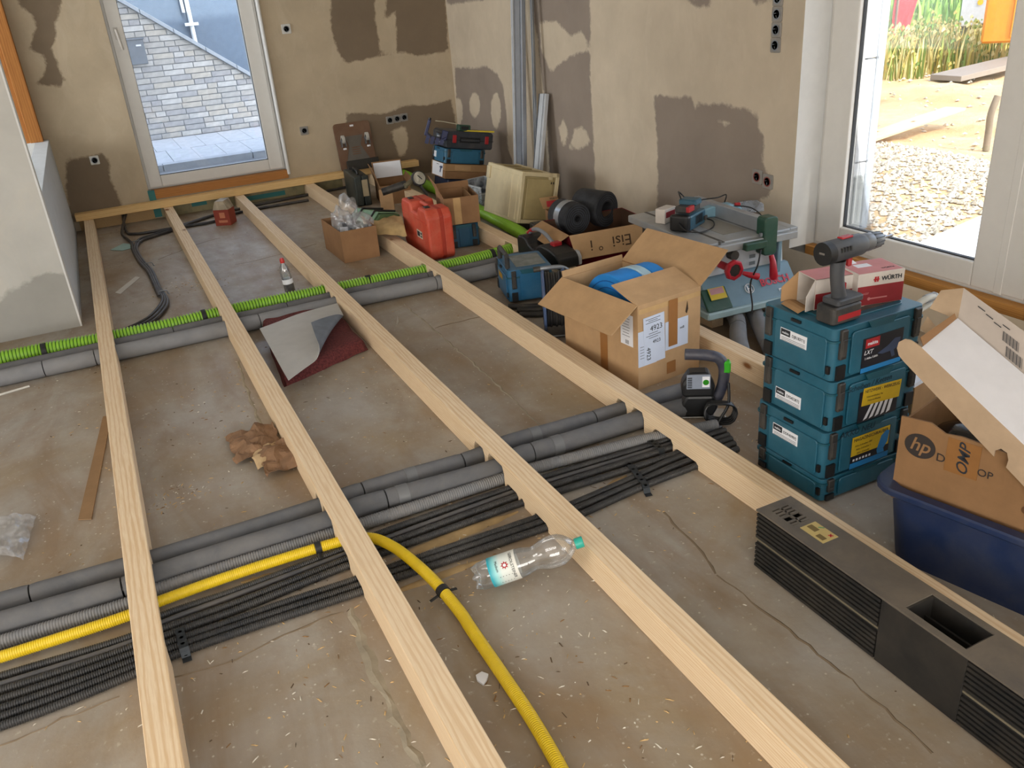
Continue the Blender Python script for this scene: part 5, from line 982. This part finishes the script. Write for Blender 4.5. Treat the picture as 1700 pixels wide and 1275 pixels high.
for k in range(4): MB().box(-.12+.04*k,-.094,.0+.008*k,-.09+.04*k,-.088,.07).build('rib',BINB,bi)
# --- furniture dolly leaning on the back wall
dl=thing('furniture_dolly','brown board dolly with swivel casters leaning on the back wall','dolly',(2.16,7.88,.158),rot=Euler((math.radians(-11),0,math.radians(0)))); BRD=plain('brown_film_board','#6b4a32',.55,dust=.15)
MB().prism(rrect(-.175,0,.175,.43,.03),0,.014,'Y').build('board',BRD,dl,bevel=.002); flat('white_hole_tag',.035,.016,WHITEP,dl,(-.0,-.001,.40),RX,.001)
MB().prism([(-.11,.0),(.13,.0),(.11,.10),(.05,.22),(.085,.31),(-.085,.31),(-.06,.22),(-.1,.10)],-.007,0,'Y').build('metal_bracket',plain('dull_metal','#6b655d',.5,.4),dl); MB().box(-.12,-.03,.0,.19,-.008,.09).build('metal_shoe',plain('dark_metal_shoe','#3d3a36',.5,.5),dl,bevel=.004)
for s in (-1,1):
    c_=MB().box(s*.115-.022,-.035,.27,s*.115+.022,-.0,.285).box(s*.115-.02,-.05,.22,s*.115-.015,-.005,.28).box(s*.115+.015,-.05,.22,s*.115+.02,-.005,.28).build('caster_fork',STEEL,dl); MB().tube([(s*.115-.012,-.04,.285),(s*.115+.012,-.04,.285)],.038,18).build('caster_wheel',plain('pale_grey_wheel','#bdb9b0',.5),c_,smooth=40); MB().tube([(s*.115-.014,-.04,.285),(s*.115+.014,-.04,.285)],.018,12).build('wheel_hub',DARK,c_,smooth=40); MB().cbox((s*.115,-.045,.2),(.03,.02,.016)).build('brake_pedal',WHITEP,c_,bevel=.003)
for k in range(4): MB().box(-.04,-.009,.14+.02*k,.04,-.007,.15+.02*k).build('bracket_slot',BRD,dl)
# --- orange-red carry case
ORG=plain('orange_red_case','#c8442c',.5,dust=.28,dustc='#c99a80',bump=.15); oc=thing('carry_case','dusty orange-red plastic carry case standing upright with handle up','case',(1.785,5.10,0),math.radians(-2)); ow,od,oh=.175,.56,.335
def cshell(x0,x1): return MB().prism([(0,.03),(.03,0),(od-.03,0),(od,.03),(od,oh-.045),(od-.03,oh),(.36,oh),(.34,oh-.05),(.2,oh-.05),(.18,oh),(.04,oh),(0,oh-.045)],x0,x1,'X')
cshell(0,ow*.56).build('front_shell',ORG,oc,bevel=.014,seg=2); cshell(ow*.60,ow).build('rear_shell',ORG,oc,bevel=.014,seg=2); cshell(ow*.5,ow*.66).build('seam_band',plain('orange_shade','#a83420',.55),oc,bevel=.003)
MB().tube([(ow*.5,.19,oh-.012),(ow*.5,.35,oh-.012)],.016,10,flat=.8).build('handle',ORG,oc,smooth=45); MB().box(.03,.10,oh-.004,.065,.15,oh+.006).build('latch',BLACK,oc,bevel=.003); MB().box(.03,.44,oh-.004,.065,.49,oh+.006).build('latch',BLACK,oc,bevel=.003)
MB().prism([(.02,.24),(od-.02,.24),(od-.02,.25),(.02,.25)],-.003,.002,'X').build('front_ridge',ORG,oc)
lo=flat('maker_label',.11,.05,plain('label_cream','#c9bfa8',.6),oc,(-.001,.19,.15),RXL,.0012); flat('label_block',.055,.034,INK,lo,(-.02,0,.0012),(0,0,0),.0003); flat('label_block',.03,.014,INK,lo,(.034,.009,.0012),(0,0,0),.0003); flat('label_block',.03,.012,INK,lo,(.034,-.011,.0012),(0,0,0),.0003)
gs=tag(MB().box(0,0,0,.20,.05,.05).build('drywall_offcut',plain('grey_board_face','#a8a296',.85),loc=(1.765,4.90,.0),rz=math.radians(-12),bevel=.001),'grey board offcut on the floor before the orange-red case','offcut')
# --- carton on a blue case behind the orange case
bu=makpac('small blue tool case carrying an open carton behind the orange-red case',(1.995,5.295,0),math.radians(-12),.225,.32,.162,mat=plain('deep_blue_case','#174a66',.45))
oc2=carton('open_carton','empty brown open carton standing on the small blue case',(1.99,5.305,.164),math.radians(-12),.24,.33,.185,KRAFT2,th=.005,flaps=(('L',.11,68,0),('B',.04,80,0))); flat('tape_seam',.05,.18,CTAPE,oc2,(.09,-.0006,.092),RX,.0006); MB().box(.19,.02,.06,.195,.3,.185).build('divider',KRAFT,oc2); MB().box(.03,.03,.006,.17,.2,.12).build('packed_goods',plain('peach_pack','#c08a5e',.7),oc2)
# --- black case and opened carton near the back wall
bk_=thing('tool_box','dark green-black hard case standing upright in front of the dolly','case',(1.87,7.06,0),math.radians(-4)); DKG=plain('green_black_case','#1e2a29',.45,dust=.12)
MB().box(0,0,0,.062,.45,.25).build('shell',DKG,bk_,bevel=.01,seg=2); MB().box(.066,0,0,.125,.45,.25).build('shell',DKG,bk_,bevel=.01,seg=2); MB().tube([(.063,.13,.25),(.063,.14,.278),(.063,.30,.278),(.063,.31,.25)],.011,8).build('handle',BLACK,bk_,smooth=45); flat('paper_label',.05,.14,plain('yellowed_label','#a8997c',.7),bk_,(.085,-.001,.15),RX,.001); MB().box(.045,.02,.2,.085,.04,.262).build('latch',BLACK,bk_,bevel=.003); MB().box(.045,.40,.2,.085,.42,.262).build('latch',BLACK,bk_,bevel=.003)
cc1=carton('open_carton','brown carton with tall raised flaps beside the green-black case',(2.05,6.95,0),math.radians(-10),.26,.34,.16,KRAFT2,th=.004,flaps=(('L',.15,75,0),('B',.15,72,0),('R',.05,60,0))); flat('white_inner_face',.24,.13,WHITEP,cc1,(.13,.342-.005,.235),Euler((math.radians(72),0,0)),.001)
tag(MB().prism(rrect(-.005,0,.2,.18,.01),0,.004,'Y').build('cardboard_sheet',KRAFT,loc=(1.98,6.75,.0),rz=math.radians(-75)),'loose brown cardboard sheet leaning by the green-black case','cardboard')
# --- pressure gauge tool
pg=thing('pressure_gauge','black-handled tool with a round white dial behind the orange case','gauge',(1.80,5.85,.0),math.radians(8)); 
def pgl(x,y,z): return at(x,y,z=z)
g0,g1=at(642,312,z=.33),at(704,300,z=.37)
lk(MB().tube(spline([at(640,318,z=.31),at(660,312,z=.33),at(680,306,z=.35)],5),[.028]*6+[.03]*5,10).build('black_grip',RUB,smooth=45),pg); lk(MB().tube([at(676,309,z=.345),at(694,298,z=.37)],.018,10).build('metal_neck',plain('brass_neck','#8b8570',.35,.6),smooth=45),pg)
gc=at(701,297,z=.375); gn=(CC-gc).normalized()*.85+Vector((.25,0,.1)); gq=gn.to_track_quat('Z','Y').to_matrix().to_4x4(); GM=Matrix.Translation(gc)@gq
dl_=lk(MB().lathe([(.001,-.03),(.05,-.03),(.055,-.02),(.055,.012),(.05,.016)],24,M=GM).build('dial_case',DARK,smooth=40),pg); f_=MB().lathe([(.001,.0165),(.047,.0165)],24,M=GM).build('dial_face',plain('dial_white','#d8d4c4',.4)); lk(f_,pg); nd=MB().cbox((.004,.004,.018),(.006,.045,.001),M=GM,rot=(0,0,.7)).build('needle',BLACK); lk(nd,pg)
lk(MB().tube([gc+Vector((0,.03,-.03)),gc+Vector((.05,.0,-.12)),gc+Vector((.02,-.02,-.33)),gc+Vector((.02,-.02,-gc.z+.005))],.012,8).build('support_tube',DARK,smooth=45),pg)
# --- carton of plastic bags between third and fourth joist
bx=carton('open_carton','brown carton full of clear plastic bags between the third and fourth joist',(1.30,5.475,0),math.radians(1),.252,.465,.215,KRAFT2,th=.004)
FILM=glassy('clear_crinkled_film',(.93,.93,.94),.25,.22,.16,(.85,.86,.88,1),.3); GREYP=plain('grey_packed_parts','#8b8f94',.5,vary=.4)
MB().box(.01,.01,.1,.24,.45,.15).build('packed_filler',plain('filler_grey','#77756f',.8,vary=.4),bx)
def crumple(c,r,seed,mat,name,parent=None,n=18,amp=.5,sq=(1,1,1)):
    m=MB(); vs=[];fs=[]
    for i in range(n+1):
        th=PI*i/n
        for k in range(2*n):
            ph=PI*k/n; d=Vector((math.sin(th)*math.cos(ph),math.sin(th)*math.sin(ph),math.cos(th)))
            f=1+amp*(nz(d*1.5+Vector((seed,0,0)))+.3*abs(nz(d*3.2+Vector((0,seed,0))))-.1); vs.append(Vector(c)+Vector((d.x*sq[0],d.y*sq[1],d.z*sq[2]))*r*f)
    W=2*n
    for i in range(n):
        for k in range(W): fs.append((i*W+k,i*W+(k+1)%W,(i+1)*W+(k+1)%W,(i+1)*W+k))
    m.add(vs,fs); return m.build(name,mat,parent,smooth=50)
for k,(p_,r,sd,sq,lb_) in enumerate((((1.37,5.66,.25),.085,1.3,(.8,1.1,1),'crumpled clear plastic bag at the left of the bag carton'),((1.46,5.82,.28),.08,4.1,(.8,.9,1.2),'tall clear plastic bag peak at the back of the bag carton'),((1.47,5.58,.235),.075,7.7,(1,1,.8),'clear plastic bag bulging over the near side of the carton'))):
    o=crumple((0,0,0),r,sd,FILM,'plastic_bag',None,16,.5,sq); o.location=p_; tag(o,lb_,'bag','plastic bags in the carton')
for k in range(9):
    o=MB().box(-.03,-.012,0,.03,.012,.05).build('small_part',[GREYP,WHITEP,STEEL][k%3],bx); o.location=(.05+.02*k,.06+.09*(k%4),.145+.01*(k%3)); o.rotation_euler=(random.uniform(-.7,.7),random.uniform(-.7,.7),random.uniform(0,3))
# --- cloth sack and green case lying over the joist
CLOTH=plain('beige_sackcloth','#b99c6c',.9,vary=.3,bump=.5)
def sack(u,v):
    a=at(597+u*70,352+u*8,z=.20); b=at(610+u*66,388+u*4,z=.13); p=a.lerp(b,v); return p+Vector((-.02*math.sin(PI*v),-.06*math.sin(PI*v),.035*math.sin(PI*v)*(1-.5*u)+.012*nz((u*5,v*4,0))))
sk_=MB().sheet(sack,18,12,.006).build('cloth_sack',CLOTH,smooth=True); tag(sk_,'beige cloth sack draped between the bag carton and the orange-red case','sack')
gc_=thing('green_case','pale green case with black rubber bands lying behind the cloth sack','case',(1.63,5.66,.1),math.radians(20)); MG=plain('pale_green_metal','#7fa383',.5,vary=.3); DG=plain('mid_green','#4c6a45',.6)
GR=Euler((0,0,0)); MB().prism([(-.05,.0),(.19,.0),(.19,.10),(.02,.14),(-.05,.08)],0,.30,'Y').build('body',DG,gc_,bevel=.006); MB().prism([(-.05,.085),(.02,.145),(.19,.105),(.19,.11),(.02,.152),(-.055,.09)],.02,.28,'Y').build('lid_panel',MG,gc_)
for y in (.06,.2): MB().tube([(-.058,y,.08),(.02,y,.158),(.195,y,.115)],.008,8).build('rubber_band',BLACK,gc_,smooth=45)
# --- aluminium profiles leaning on the right wall
AL=plain('brushed_aluminium','#a5aab2',.35,.55); PW=plain('white_profile','#c3c7cc',.4)
def lean(name,label,a,b,w,th,mat,extra=None):
    a,b=Vector(a),Vector(b); d=(b-a); o=MB().box(-w/2,-th/2,0,w/2,th/2,d.length).box(-w/2+.012,-th/2-.006,0,w/2-.012,-th/2,d.length).build(name,mat,bevel=.002); o.location=a; z=d.normalized(); xx=Vector((0,-1,0)); xx=(xx-z*xx.dot(z)).normalized(); yy=z.cross(xx); o.rotation_euler=Matrix((xx,yy,z)).transposed().to_euler(); tag(o,label,'profile','profiles leaning on the right wall'); return o,d.length
o,L=lean('aluminium_profile','tall wide aluminium profile leaning on the right wall',(3.02,6.21,0),(3.205,6.27,2.45),.115,.035,AL)
MB().box(.035,-.024,0,.045,-.0175,L).box(-.05,-.024,0,-.042,-.0175,L).build('profile_groove',plain('groove_grey','#5f646b',.5),o)
o,L=lean('slotted_rail','tall slotted rail with red-brown holes left of the wide profile',(3.05,6.38,0),(3.21,6.42,2.45),.035,.02,PW)
for k in range(7): MB().lathe([(.001,-.0105),(.012,-.0105)],10,M=Matrix.Translation((0,-.006,.42+.11*k))@Euler((PI/2,0,0)).to_matrix().to_4x4()).build('hole',plain('hole_redbrown','#4d1517',.8),o)
o,L=lean('aluminium_profile','short white-edged aluminium profile leaning right of the tall one',(3.03,6.00,0),(3.2,6.06,.835),.10,.03,PW); MB().box(-.05,-.022,0,-.04,-.0155,L).box(.028,-.022,0,.036,-.0155,L).build('profile_groove',plain('groove_grey','#5f646b'),o)
o,L=lean('drywall_profile','thin dark-edged metal strip behind the tall profile',(3.10,6.10,0),(3.215,6.14,2.4),.03,.02,STEEL)
# --- wall sockets
SOC=plain('socket_box_grey','#8b8782',.6,dust=.3,dustc='#b9ad98'); SOW=plain('white_socket_plate','#cfcdc6',.5)
def sockets(label,pts,wall,mat,s=.068,frame=True,ringmat=None):
    c=sum((Vector(p) for p in pts),Vector())/len(pts); t=thing('socket_box',label,'socket',c,0 if wall=='B' else PI/2*3)
    if wall=='R': t.rotation_euler=(0,0,-PI/2)
    for p in pts:
        q=Vector(p)-c; lx=q.x if wall=='B' else -q.y; lz=q.z
        pl=MB().prism(rrect(lx-s/2,lz-s/2,lx+s/2,lz+s/2,.008),-.006,.002,'Y').build('plate',mat,t,bevel=.002)
        M_=Matrix.Translation((lx,-.0065,lz))@Euler((PI/2,0,0)).to_matrix().to_4x4()
        MB().lathe([(.021,0),(.026,0),(.027,.002),(.021,.002),(.021,0)],20,M=M_,caps=False).build('ring',ringmat or STEEL,pl,smooth=40); MB().lathe([(.001,.0004),(.021,.0004)],20,M=M_).build('cavity',BLACK,pl)
        for a in (0,1,2): MB().tube([M_@Vector((.006*math.cos(a*2.1),.006*math.sin(a*2.1),.001)),M_@Vector((.016*math.cos(a*2.1+.8),.016*math.sin(a*2.1+.8),.004))],.0016,5).build('wire_end',STEEL if a else BLACK,pl)
    return t
sockets('single white socket box high on the back wall right of the glazed door',[(1.725,7.998,1.418)],'B',SOW,.08); sockets('single grey socket box low on the back wall right of the glazed door',[(1.727,7.998,.558)],'B',SOC,.075); sockets('single socket box low on the back wall left of the glazed door',[(-.05,7.998,.556)],'B',SOW,.072)
sockets('row of three grey socket boxes on the back wall above the dolly',[(2.55,7.998,.545),(2.623,7.998,.549),(2.696,7.998,.553)],'B',SOC,.072); sockets('pair of socket boxes low on the right wall above the table saw',[(3.238,3.66,.548),(3.238,3.575,.534)],'R',SOC,.08,ringmat=plain('reddish_ring','#8a4a42',.5))
sockets('vertical strip of socket boxes high on the right wall near the big window',[(3.238,3.572,1.23+.073*k) for k in range(5)],'R',SOC,.072)
# --- floor items
SRED=plain('brick_red_pack','#8e3a2a',.6); sbx=thing('screw_box','small brick red box with white top standing on the floor by the back wall','box',(.715,7.28,0),math.radians(-30)); MB().box(0,0,0,.13,.13,.13).build('body',SRED,sbx,bevel=.002)
MB().prism([(0,.13),(.13,.13),(.10,.20),(.03,.20)],0,.13,'Y').build('folded_top',plain('printed_top','#b9ab94',.6,vary=.5),sbx); flat('front_print',.045,.045,plain('pale_print','#c07a5a',.6),sbx,(.07,-.0006,.085),RX,.0006); flat('front_print',.075,.02,plain('pale_print','#c07a5a'),sbx,(.07,-.0006,.035),RX,.0006)
bo=thing('soap_bottle','small clear bottle with red cap and dark blue liquid on the floor','bottle',(.845,5.10,0),rot=Euler((0,math.radians(-4),0))); CLR=glassy('clear_bottle',(.93,.95,.96),.5,.03,.1,(.8,.85,.9,1))
MB().lathe([(.03,0),(.032,.004),(.032,.13),(.026,.165),(.014,.185),(.012,.195)],18).build('bottle_wall',CLR,bo,smooth=40); MB().lathe([(.029,.003),(.03,.01),(.03,.07)],18).build('liquid',plain('navy_liquid','#1d2036',.2),bo,smooth=40); MB().lathe([(.014,.192),(.014,.21),(.009,.222)],14).build('cap',plain('red_cap','#c22a22',.4),bo,smooth=40); MB().lathe([(.0325,.06),(.0325,.09)],18,caps=False).build('label',WHITEP,bo,smooth=40)
# rug with vinyl offcut
RUG=NT('burgundy_pile'); v_=RUG.coord(); RUG.base(RUG.mix(RUG.ramp(RUG.noise(v_,90,4,.7),[(.35,BL),(.7,WH)]),lin('#4a1c1e'),lin('#7a3a38'))); RUG.b.inputs['Roughness'].default_value=1; RUG.bump(RUG.noise(v_,160,3),1,.006)
ra,rb,rc2,rd=[at(x,y,z=.03) for x,y in ((428,524),(545,500),(610,572),(470,634))]
def rugf(u,v):
    p=(ra.lerp(rb,u)).lerp(rd.lerp(rc2,u),v); e=min(u,1-u,v,1-v); q=min(1,e/.09); return p+Vector((.008*nz((u*6,v*6,1)),.008*nz((u*6,v*6,5)),-.028+.055*math.sqrt(max(0,q*(2-q)))+.012*nz((u*4,v*4,3))))
m=MB().sheet(rugf,28,28); rg=tag(m.build('rug',RUG.m,smooth=True),'folded burgundy pile rug lying between the second and third joist','rug')
VIN=plain('grey_vinyl','#b5b3ae',.6,vary=.08,bump=.2); VINB=plain('blue_grey_backing','#6f7680',.7,vary=.25)
va,vb,vc,vd=[at(x,y,z=.075) for x,y in ((431,546),(560,504),(588,560),(479,632))]
vt=thing('vinyl_offcut','grey vinyl sheet with one corner curled over, lying on the burgundy rug','sheet',(va.x,va.y,.06))
def vin(u,v): p=(va.lerp(vb,u)).lerp(vd.lerp(vc,u),v); return p+Vector((0,0,.01*math.sin(PI*u)+.006*nz((u*2,v*2,7))))
# main sheet without the folded corner: the corner triangle beyond u+v>1.45 curls back
def vin2(u,v):
    s=u+v-1.36
    if s<=0: return vin(u,v)
    # roll back over a cylinder of radius r around the fold line
    p=vin(u,v); k=s/2; f=vin(u-k,v-k); dist=(p-f).length; r=.022; a=min(dist/r,PI*.92); dr=(p-f).normalized() if dist>1e-6 else Vector((0,0,0)); rest=max(0,dist-r*PI*.92)
    return f+dr*(r*math.sin(a)-rest*math.cos(.25))+Vector((0,0,r*(1-math.cos(a))+rest*math.sin(.22)))
m=MB(); m.sheet(vin2,34,34,.0028); n2=len(m.f)//2
me_f=34*34; m.mi=[1]*me_f+[0]*me_f+[0]*(len(m.f)-2*me_f)
# sheet() gives the outer skin first; whichever side ends up underneath carries the backing
lk(m.build('vinyl',[VIN,VINB],smooth=45),vt)
# crumpled brown paper
PAP=plain('brown_paper','#8d6c50',.8,vary=.25); PAPL=plain('pale_paper_edge','#c3a780',.8)
pc=Vector((.30,3.10,.02)); pp=thing('crumpled_paper','crumpled brown paper lying left of the second joist','paper',(.30,3.10,0))
def crf(seed,w,h,ox,oy,amp): return lambda u,v:(pc.x+ox+(u-.5)*w+.02*nz((u*5,v*5,seed)),pc.y+oy+(v-.5)*h+.02*nz((u*5,v*5,seed+9)),.012+amp*abs(nz((u*2.2,v*2.2,seed+3)))+amp*.3*abs(nz((u*5,v*5,seed+5)))+.015*math.sin(PI*v)*math.sin(PI*u))
lk(MB().sheet(crf(2,.19,.26,-.03,.08,.045),16,16,.001).build('fold',PAP),pp); lk(MB().sheet(crf(8,.18,.24,.05,-.10,.04),16,16,.001).build('fold',PAP),pp); lk(MB().sheet(crf(14,.12,.2,-.0,-.04,.02),12,12,.001).build('fold',PAPL),pp)
# cardboard strip, film, stick, chips
def poly_thing(name,label,cat,pts,z,th,mat):
    P=[at(x,y,z=z) for x,y in pts]; m=MB(); m.prism([(p.x,p.y) for p in P],z-th/2,z+th/2,'Z'); return tag(m.build(name,mat),label,cat)
poly_thing('cardboard_strip','long narrow brown cardboard strip left of the leftmost joist','cardboard',[(171,692),(185,690),(152,862),(130,863)],.003,.004,card('grey_brown_board','#9a7c5c'))
fm=MB().sheet(lambda u,v:at(-25+u*85*(1-.25*v),868+v*62-10*u*(1-v),z=.012)+Vector((0,0,.02*abs(nz((u*4,v*4,2)))+.02*math.sin(PI*u))),12,12,.0006).build('plastic_film',FILM); tag(fm,'scrap of clear plastic film at the left edge of the picture','film')
tag(MB().tube([at(-30,664,z=.006),at(49,641,z=.006)],.006,6).build('white_stick',plain('white_stick','#c9c6bd',.6)),'thin white plastic stick on the floor before the grey pipe at left','stick')
poly_thing('teal_film_scrap','pale teal film scrap beside the black cables near the back wall','scrap',[(183,415),(205,404),(222,406),(218,412),(203,416)],.004,.002,plain('pale_teal','#9fc0bb',.5))
poly_thing('clear_strip','whitish plastic strip left of the black cable bundle','strip',[(191,486),(225,459),(233,460),(200,488)],.002,.001,plain('whitish_strip','#cfccc4',.5))
poly_thing('broken_chip','small white broken chip right of the yellow hose','chip',[(790,1122),(800,1116),(811,1120),(808,1130),(802,1137),(792,1130)],.004,.006,WHITEP)
poly_thing('wood_chip','tiny bent metal clip on the floor right of the third joist','clip',[(650,528),(658,538),(660,524),(662,534),(659,540)],.003,.003,plain('pale_wire','#b9b4a8',.5))
# black cables along the back wall and the bundle of three
c1p=lambda u,v,z:at(100+u/5.667,280+v/5.667,z=z)
CAB=plain('black_cable','#232428',.5,dust=.2); c0p=lambda u,v,z:at(u/3.3545,300+v/3.3545,z=z)
mid=[(690,700),(700,760),(760,870),(840,960),(900,1090),(950,1200)]
end=[(885,600),(918,660),(905,705),(850,765),(770,812),(700,840)]
for k in range(3):
    o_=(k-1)*17; pts=[]
    if k==0: pts=[Vector((.08,7.985,.09)),c1p(580,600,.03),c1p(640,670,.015)]
    else: pts=[Vector((2.0,7.9,.013)),Vector((.9,7.72,.013)),c1p(1030,560+14*k,.013),c1p(850,610+18*k,.013),c1p(740+20*(k-1),660+10*k,.013)]
    pts+=[c1p(u+o_,v-o_*.35,.013) for u,v in mid[1 if k else 0:]]+[c0p(u+(k-1)*14,v+(k-1)*9,.013) for u,v in end]
    o=MB().tube(resample(spline(pts,6),.03),.0115,8).build('floor_cable',CAB,smooth=50); tag(o,('black cable at the left of the bundle of three by the leftmost joist','black cable in the middle of the bundle of three','black cable at the right of the bundle of three')[k],'cable','bundle of three black cables')
tag(MB().tube(spline([Vector((.05,7.985,.09)),c1p(620,585,.02),c1p(720,612,.013),c1p(1030,565,.013),c1p(1430,500,.013),at(400,352,z=.013),at(512,332,z=.013)],8),.012,8).build('floor_cable',CAB,smooth=50),'single black cable running along the foot of the back wall','cable')
for lb_,(u,v) in zip(('topmost grey wire clip on the black cable bundle','middle grey wire clip on the black cable bundle','lowest grey wire clip on the black cable bundle'),((720,705),(835,915),(975,1180))):
    a=c1p(u-58,v+14,.0); b=c1p(u+58,v-4,.0); o=MB().tube(spline([a,a.lerp(b,.12)+Vector((0,0,.004)),a.lerp(b,.22)+Vector((0,0,.024)),a.lerp(b,.78)+Vector((0,0,.024)),a.lerp(b,.88)+Vector((0,0,.004)),b],4),.0035,6).build('cable_clip',STEEL,smooth=50); tag(o,lb_,'clip','clips on the cable bundle')
# --- clear water bottle leaning on the third joist
b0=at(791,959,z=.046); b1=at(967,899,z=.128); ax=(b1-b0); BLn=ax.length; ax.normalize(); sc_=BLn/.335
wb_=thing('water_bottle','empty clear water bottle with turquoise cap leaning on the third joist','bottle',b0,rot=ax.to_track_quat('Z','Y').to_euler())
prof=[(.012,.004),(.03,.0),(.040,.012),(.0435,.04),(.044,.06),(.044,.135),(.043,.15),(.039,.165),(.0355,.18),(.0365,.192),(.043,.208),(.048,.228),(.049,.248),(.046,.268),(.037,.286),(.024,.300),(.0145,.309),(.0135,.318)]
PET=glassy('clear_pet',(.955,.965,.97),.3,.05,.08,(.86,.88,.9,1),.6)
m=MB(); N=40; vs=[];fs=[]
for i,(r,z) in enumerate(prof):
    for k in range(N):
        a=2*PI*k/N; rr=r*sc_*(1+(.09*math.cos(5*a)*max(0,1-z/.045)) + (.008*math.sin(z*900) if .15<z<.2 else 0)); zz=z-(.008*math.cos(5*a) if z<.01 else 0); vs.append((rr*math.cos(a),rr*math.sin(a),zz*sc_))
for i in range(len(prof)-1): fs+=[(i*N+k,i*N+(k+1)%N,(i+1)*N+(k+1)%N,(i+1)*N+k) for k in range(N)]
fs.append(tuple(range(N))[::-1]); m.add(vs,fs); m.build('bottle_wall',PET,wb_,smooth=60)
MB().lathe([(.0165*sc_,.312*sc_),(.0168*sc_,.334*sc_),(.0155*sc_,.337*sc_)],20).build('cap',plain('turquoise_cap','#2fae9c',.4),wb_,smooth=40)
Rl=.0446*sc_
LM=NT('bottle_label'); lc=LM.coord(); sp_=LM.n.new('ShaderNodeSeparateXYZ'); LM.link(lc,sp_.inputs[0]); LM.base(LM.ramp(LM.math('DIVIDE',sp_.outputs['Z'],.14*sc_),[(.36,lin('#2fa3b4')),(.46,lin('#8fd0d2')),(.60,lin('#d3dcd8')),(.95,lin('#dcdad2'))])); LM.b.inputs['Roughness'].default_value=.45
MB().lathe([(Rl,.046*sc_),(Rl,.132*sc_)],40,caps=False).build('label',LM.m,wb_,smooth=60)
camloc=(Matrix.Translation(b0)@ax.to_track_quat('Z','Y').to_matrix().to_4x4()).inverted()@CC; A0=math.atan2(camloc.y,camloc.x)
def wrap(o,a0,z0,r):
    for v in o.data.vertices:
        a=a0+v.co.x/r; z=z0+v.co.y; h=v.co.z; v.co=((r+h)*math.cos(a),(r+h)*math.sin(a),z)
    o.location=(0,0,0); o.rotation_euler=(0,0,0); o.data.update()
tx=text('GEROLSTEINER',.0125*sc_,INK,wb_,(0,0,0),(0,0,0),ext=.0002); wrap(tx,A0-.05,.118*sc_,Rl+.0005); tx=text('Medium',.0105*sc_,INK,wb_,(0,0,0),(0,0,0),ext=.0002); wrap(tx,A0-.25,.072*sc_,Rl+.0005)
st_=MB().prism([((.0125 if k%2==0 else .007)*sc_*math.cos(k*PI/8),(.0125 if k%2==0 else .007)*sc_*math.sin(k*PI/8)) for k in range(16)],0,.0003,'Z').build('star_emblem',RED,wb_); wrap(st_,A0-.18,.097*sc_,Rl+.0005)
s2c=MB().prism([(.0048*sc_*math.cos(k*PI/8),.0048*sc_*math.sin(k*PI/8)) for k in range(16)],0,.0003,'Z').build('emblem_centre',WHITEP,wb_); wrap(s2c,A0-.18,.097*sc_,Rl+.0009)
for k in range(5):
    q=MB().box(-.012,-.0008,0,.012,.0008,.0002).build('print_line',INK,wb_); wrap(q,A0+.75,(.075+.009*k)*sc_,Rl+.0004)
# --- scattered sawdust, splinters and grit
DEB=[plain('debris_%d'%k,c,.9) for k,c in enumerate(('#c9a876','#8c6a44','#d8d2c4','#5d4a36'))]; RD=random.Random(11); m=MB()
def chip(x,y,s,l):
    a=RD.uniform(0,PI); ca,sa=math.cos(a),math.sin(a); t=RD.uniform(.001,.003); mi=RD.choice((0,0,0,1,2,2,3)); q=[(-l,-s),(l*RD.uniform(.6,1),-s*.6),(l,s),(-l*.7,s*.8)]
    m.add([(x+p*ca-r*sa,y+p*sa+r*ca,t*.3) for p,r in q]+[(x,y,t+.001)],[(0,1,4),(1,2,4),(2,3,4),(3,0,4)],mi)
for _ in range(700):
    x=RD.uniform(-1.2,2.2); y=RD.uniform(.6,7.8); chip(x,y,RD.uniform(.0008,.003),RD.uniform(.002,.009))
for cx_,cy_,sd_,n_ in ((.32,5.7,.12,120),(.18,2.2,.25,160),(.75,2.25,.2,160),(1.35,2.1,.2,120),(.05,1.3,.3,150),(.55,1.6,.2,120),(-.1,7.2,.2,60),(.6,1.2,.2,100),(-.5,2.2,.3,100),(.2,3.6,.35,140),(-.05,2.95,.06,60)):
    for _ in range(n_): chip(RD.gauss(cx_,sd_),RD.gauss(cy_,sd_),RD.uniform(.0006,.0025),RD.uniform(.002,.012))
tag(m.build('floor_debris',DEB),'sawdust, splinters and grit scattered over the floor','debris',kind='stuff')
# sand drifts along the conduits
SAND=plain('sandy_dust','#b09468',.95,vary=.3)
for k,(pts,wd_) in enumerate((([(400,968),(470,955),(560,935)],.03),([(650,930),(740,895),(860,850)],.03),([(960,845),(1000,820),(1040,790)],.03),([(650,985),(720,960),(800,930)],.02))):
    P=[at(x,y,z=0) for x,y in pts]; S=spline(P,8); mm=MB(); vs=[];fs=[]
    for i,p in enumerate(S):
        w2=wd_*math.sin(PI*(i+.3)/(len(S)))*RD.uniform(.7,1.2)
        for j,(o_,h) in enumerate(((-1,0),(-.4,.004),(.4,.004),(1,0))): vs.append((p.x,p.y+o_*w2,h*RD.uniform(.5,1)+.0005))
    for i in range(len(S)-1): fs+=[(i*4+j,(i+1)*4+j,(i+1)*4+j+1,i*4+j+1) for j in range(3)]
    mm.add(vs,fs); mm.build('sand_drift',SAND,floor,smooth=True)
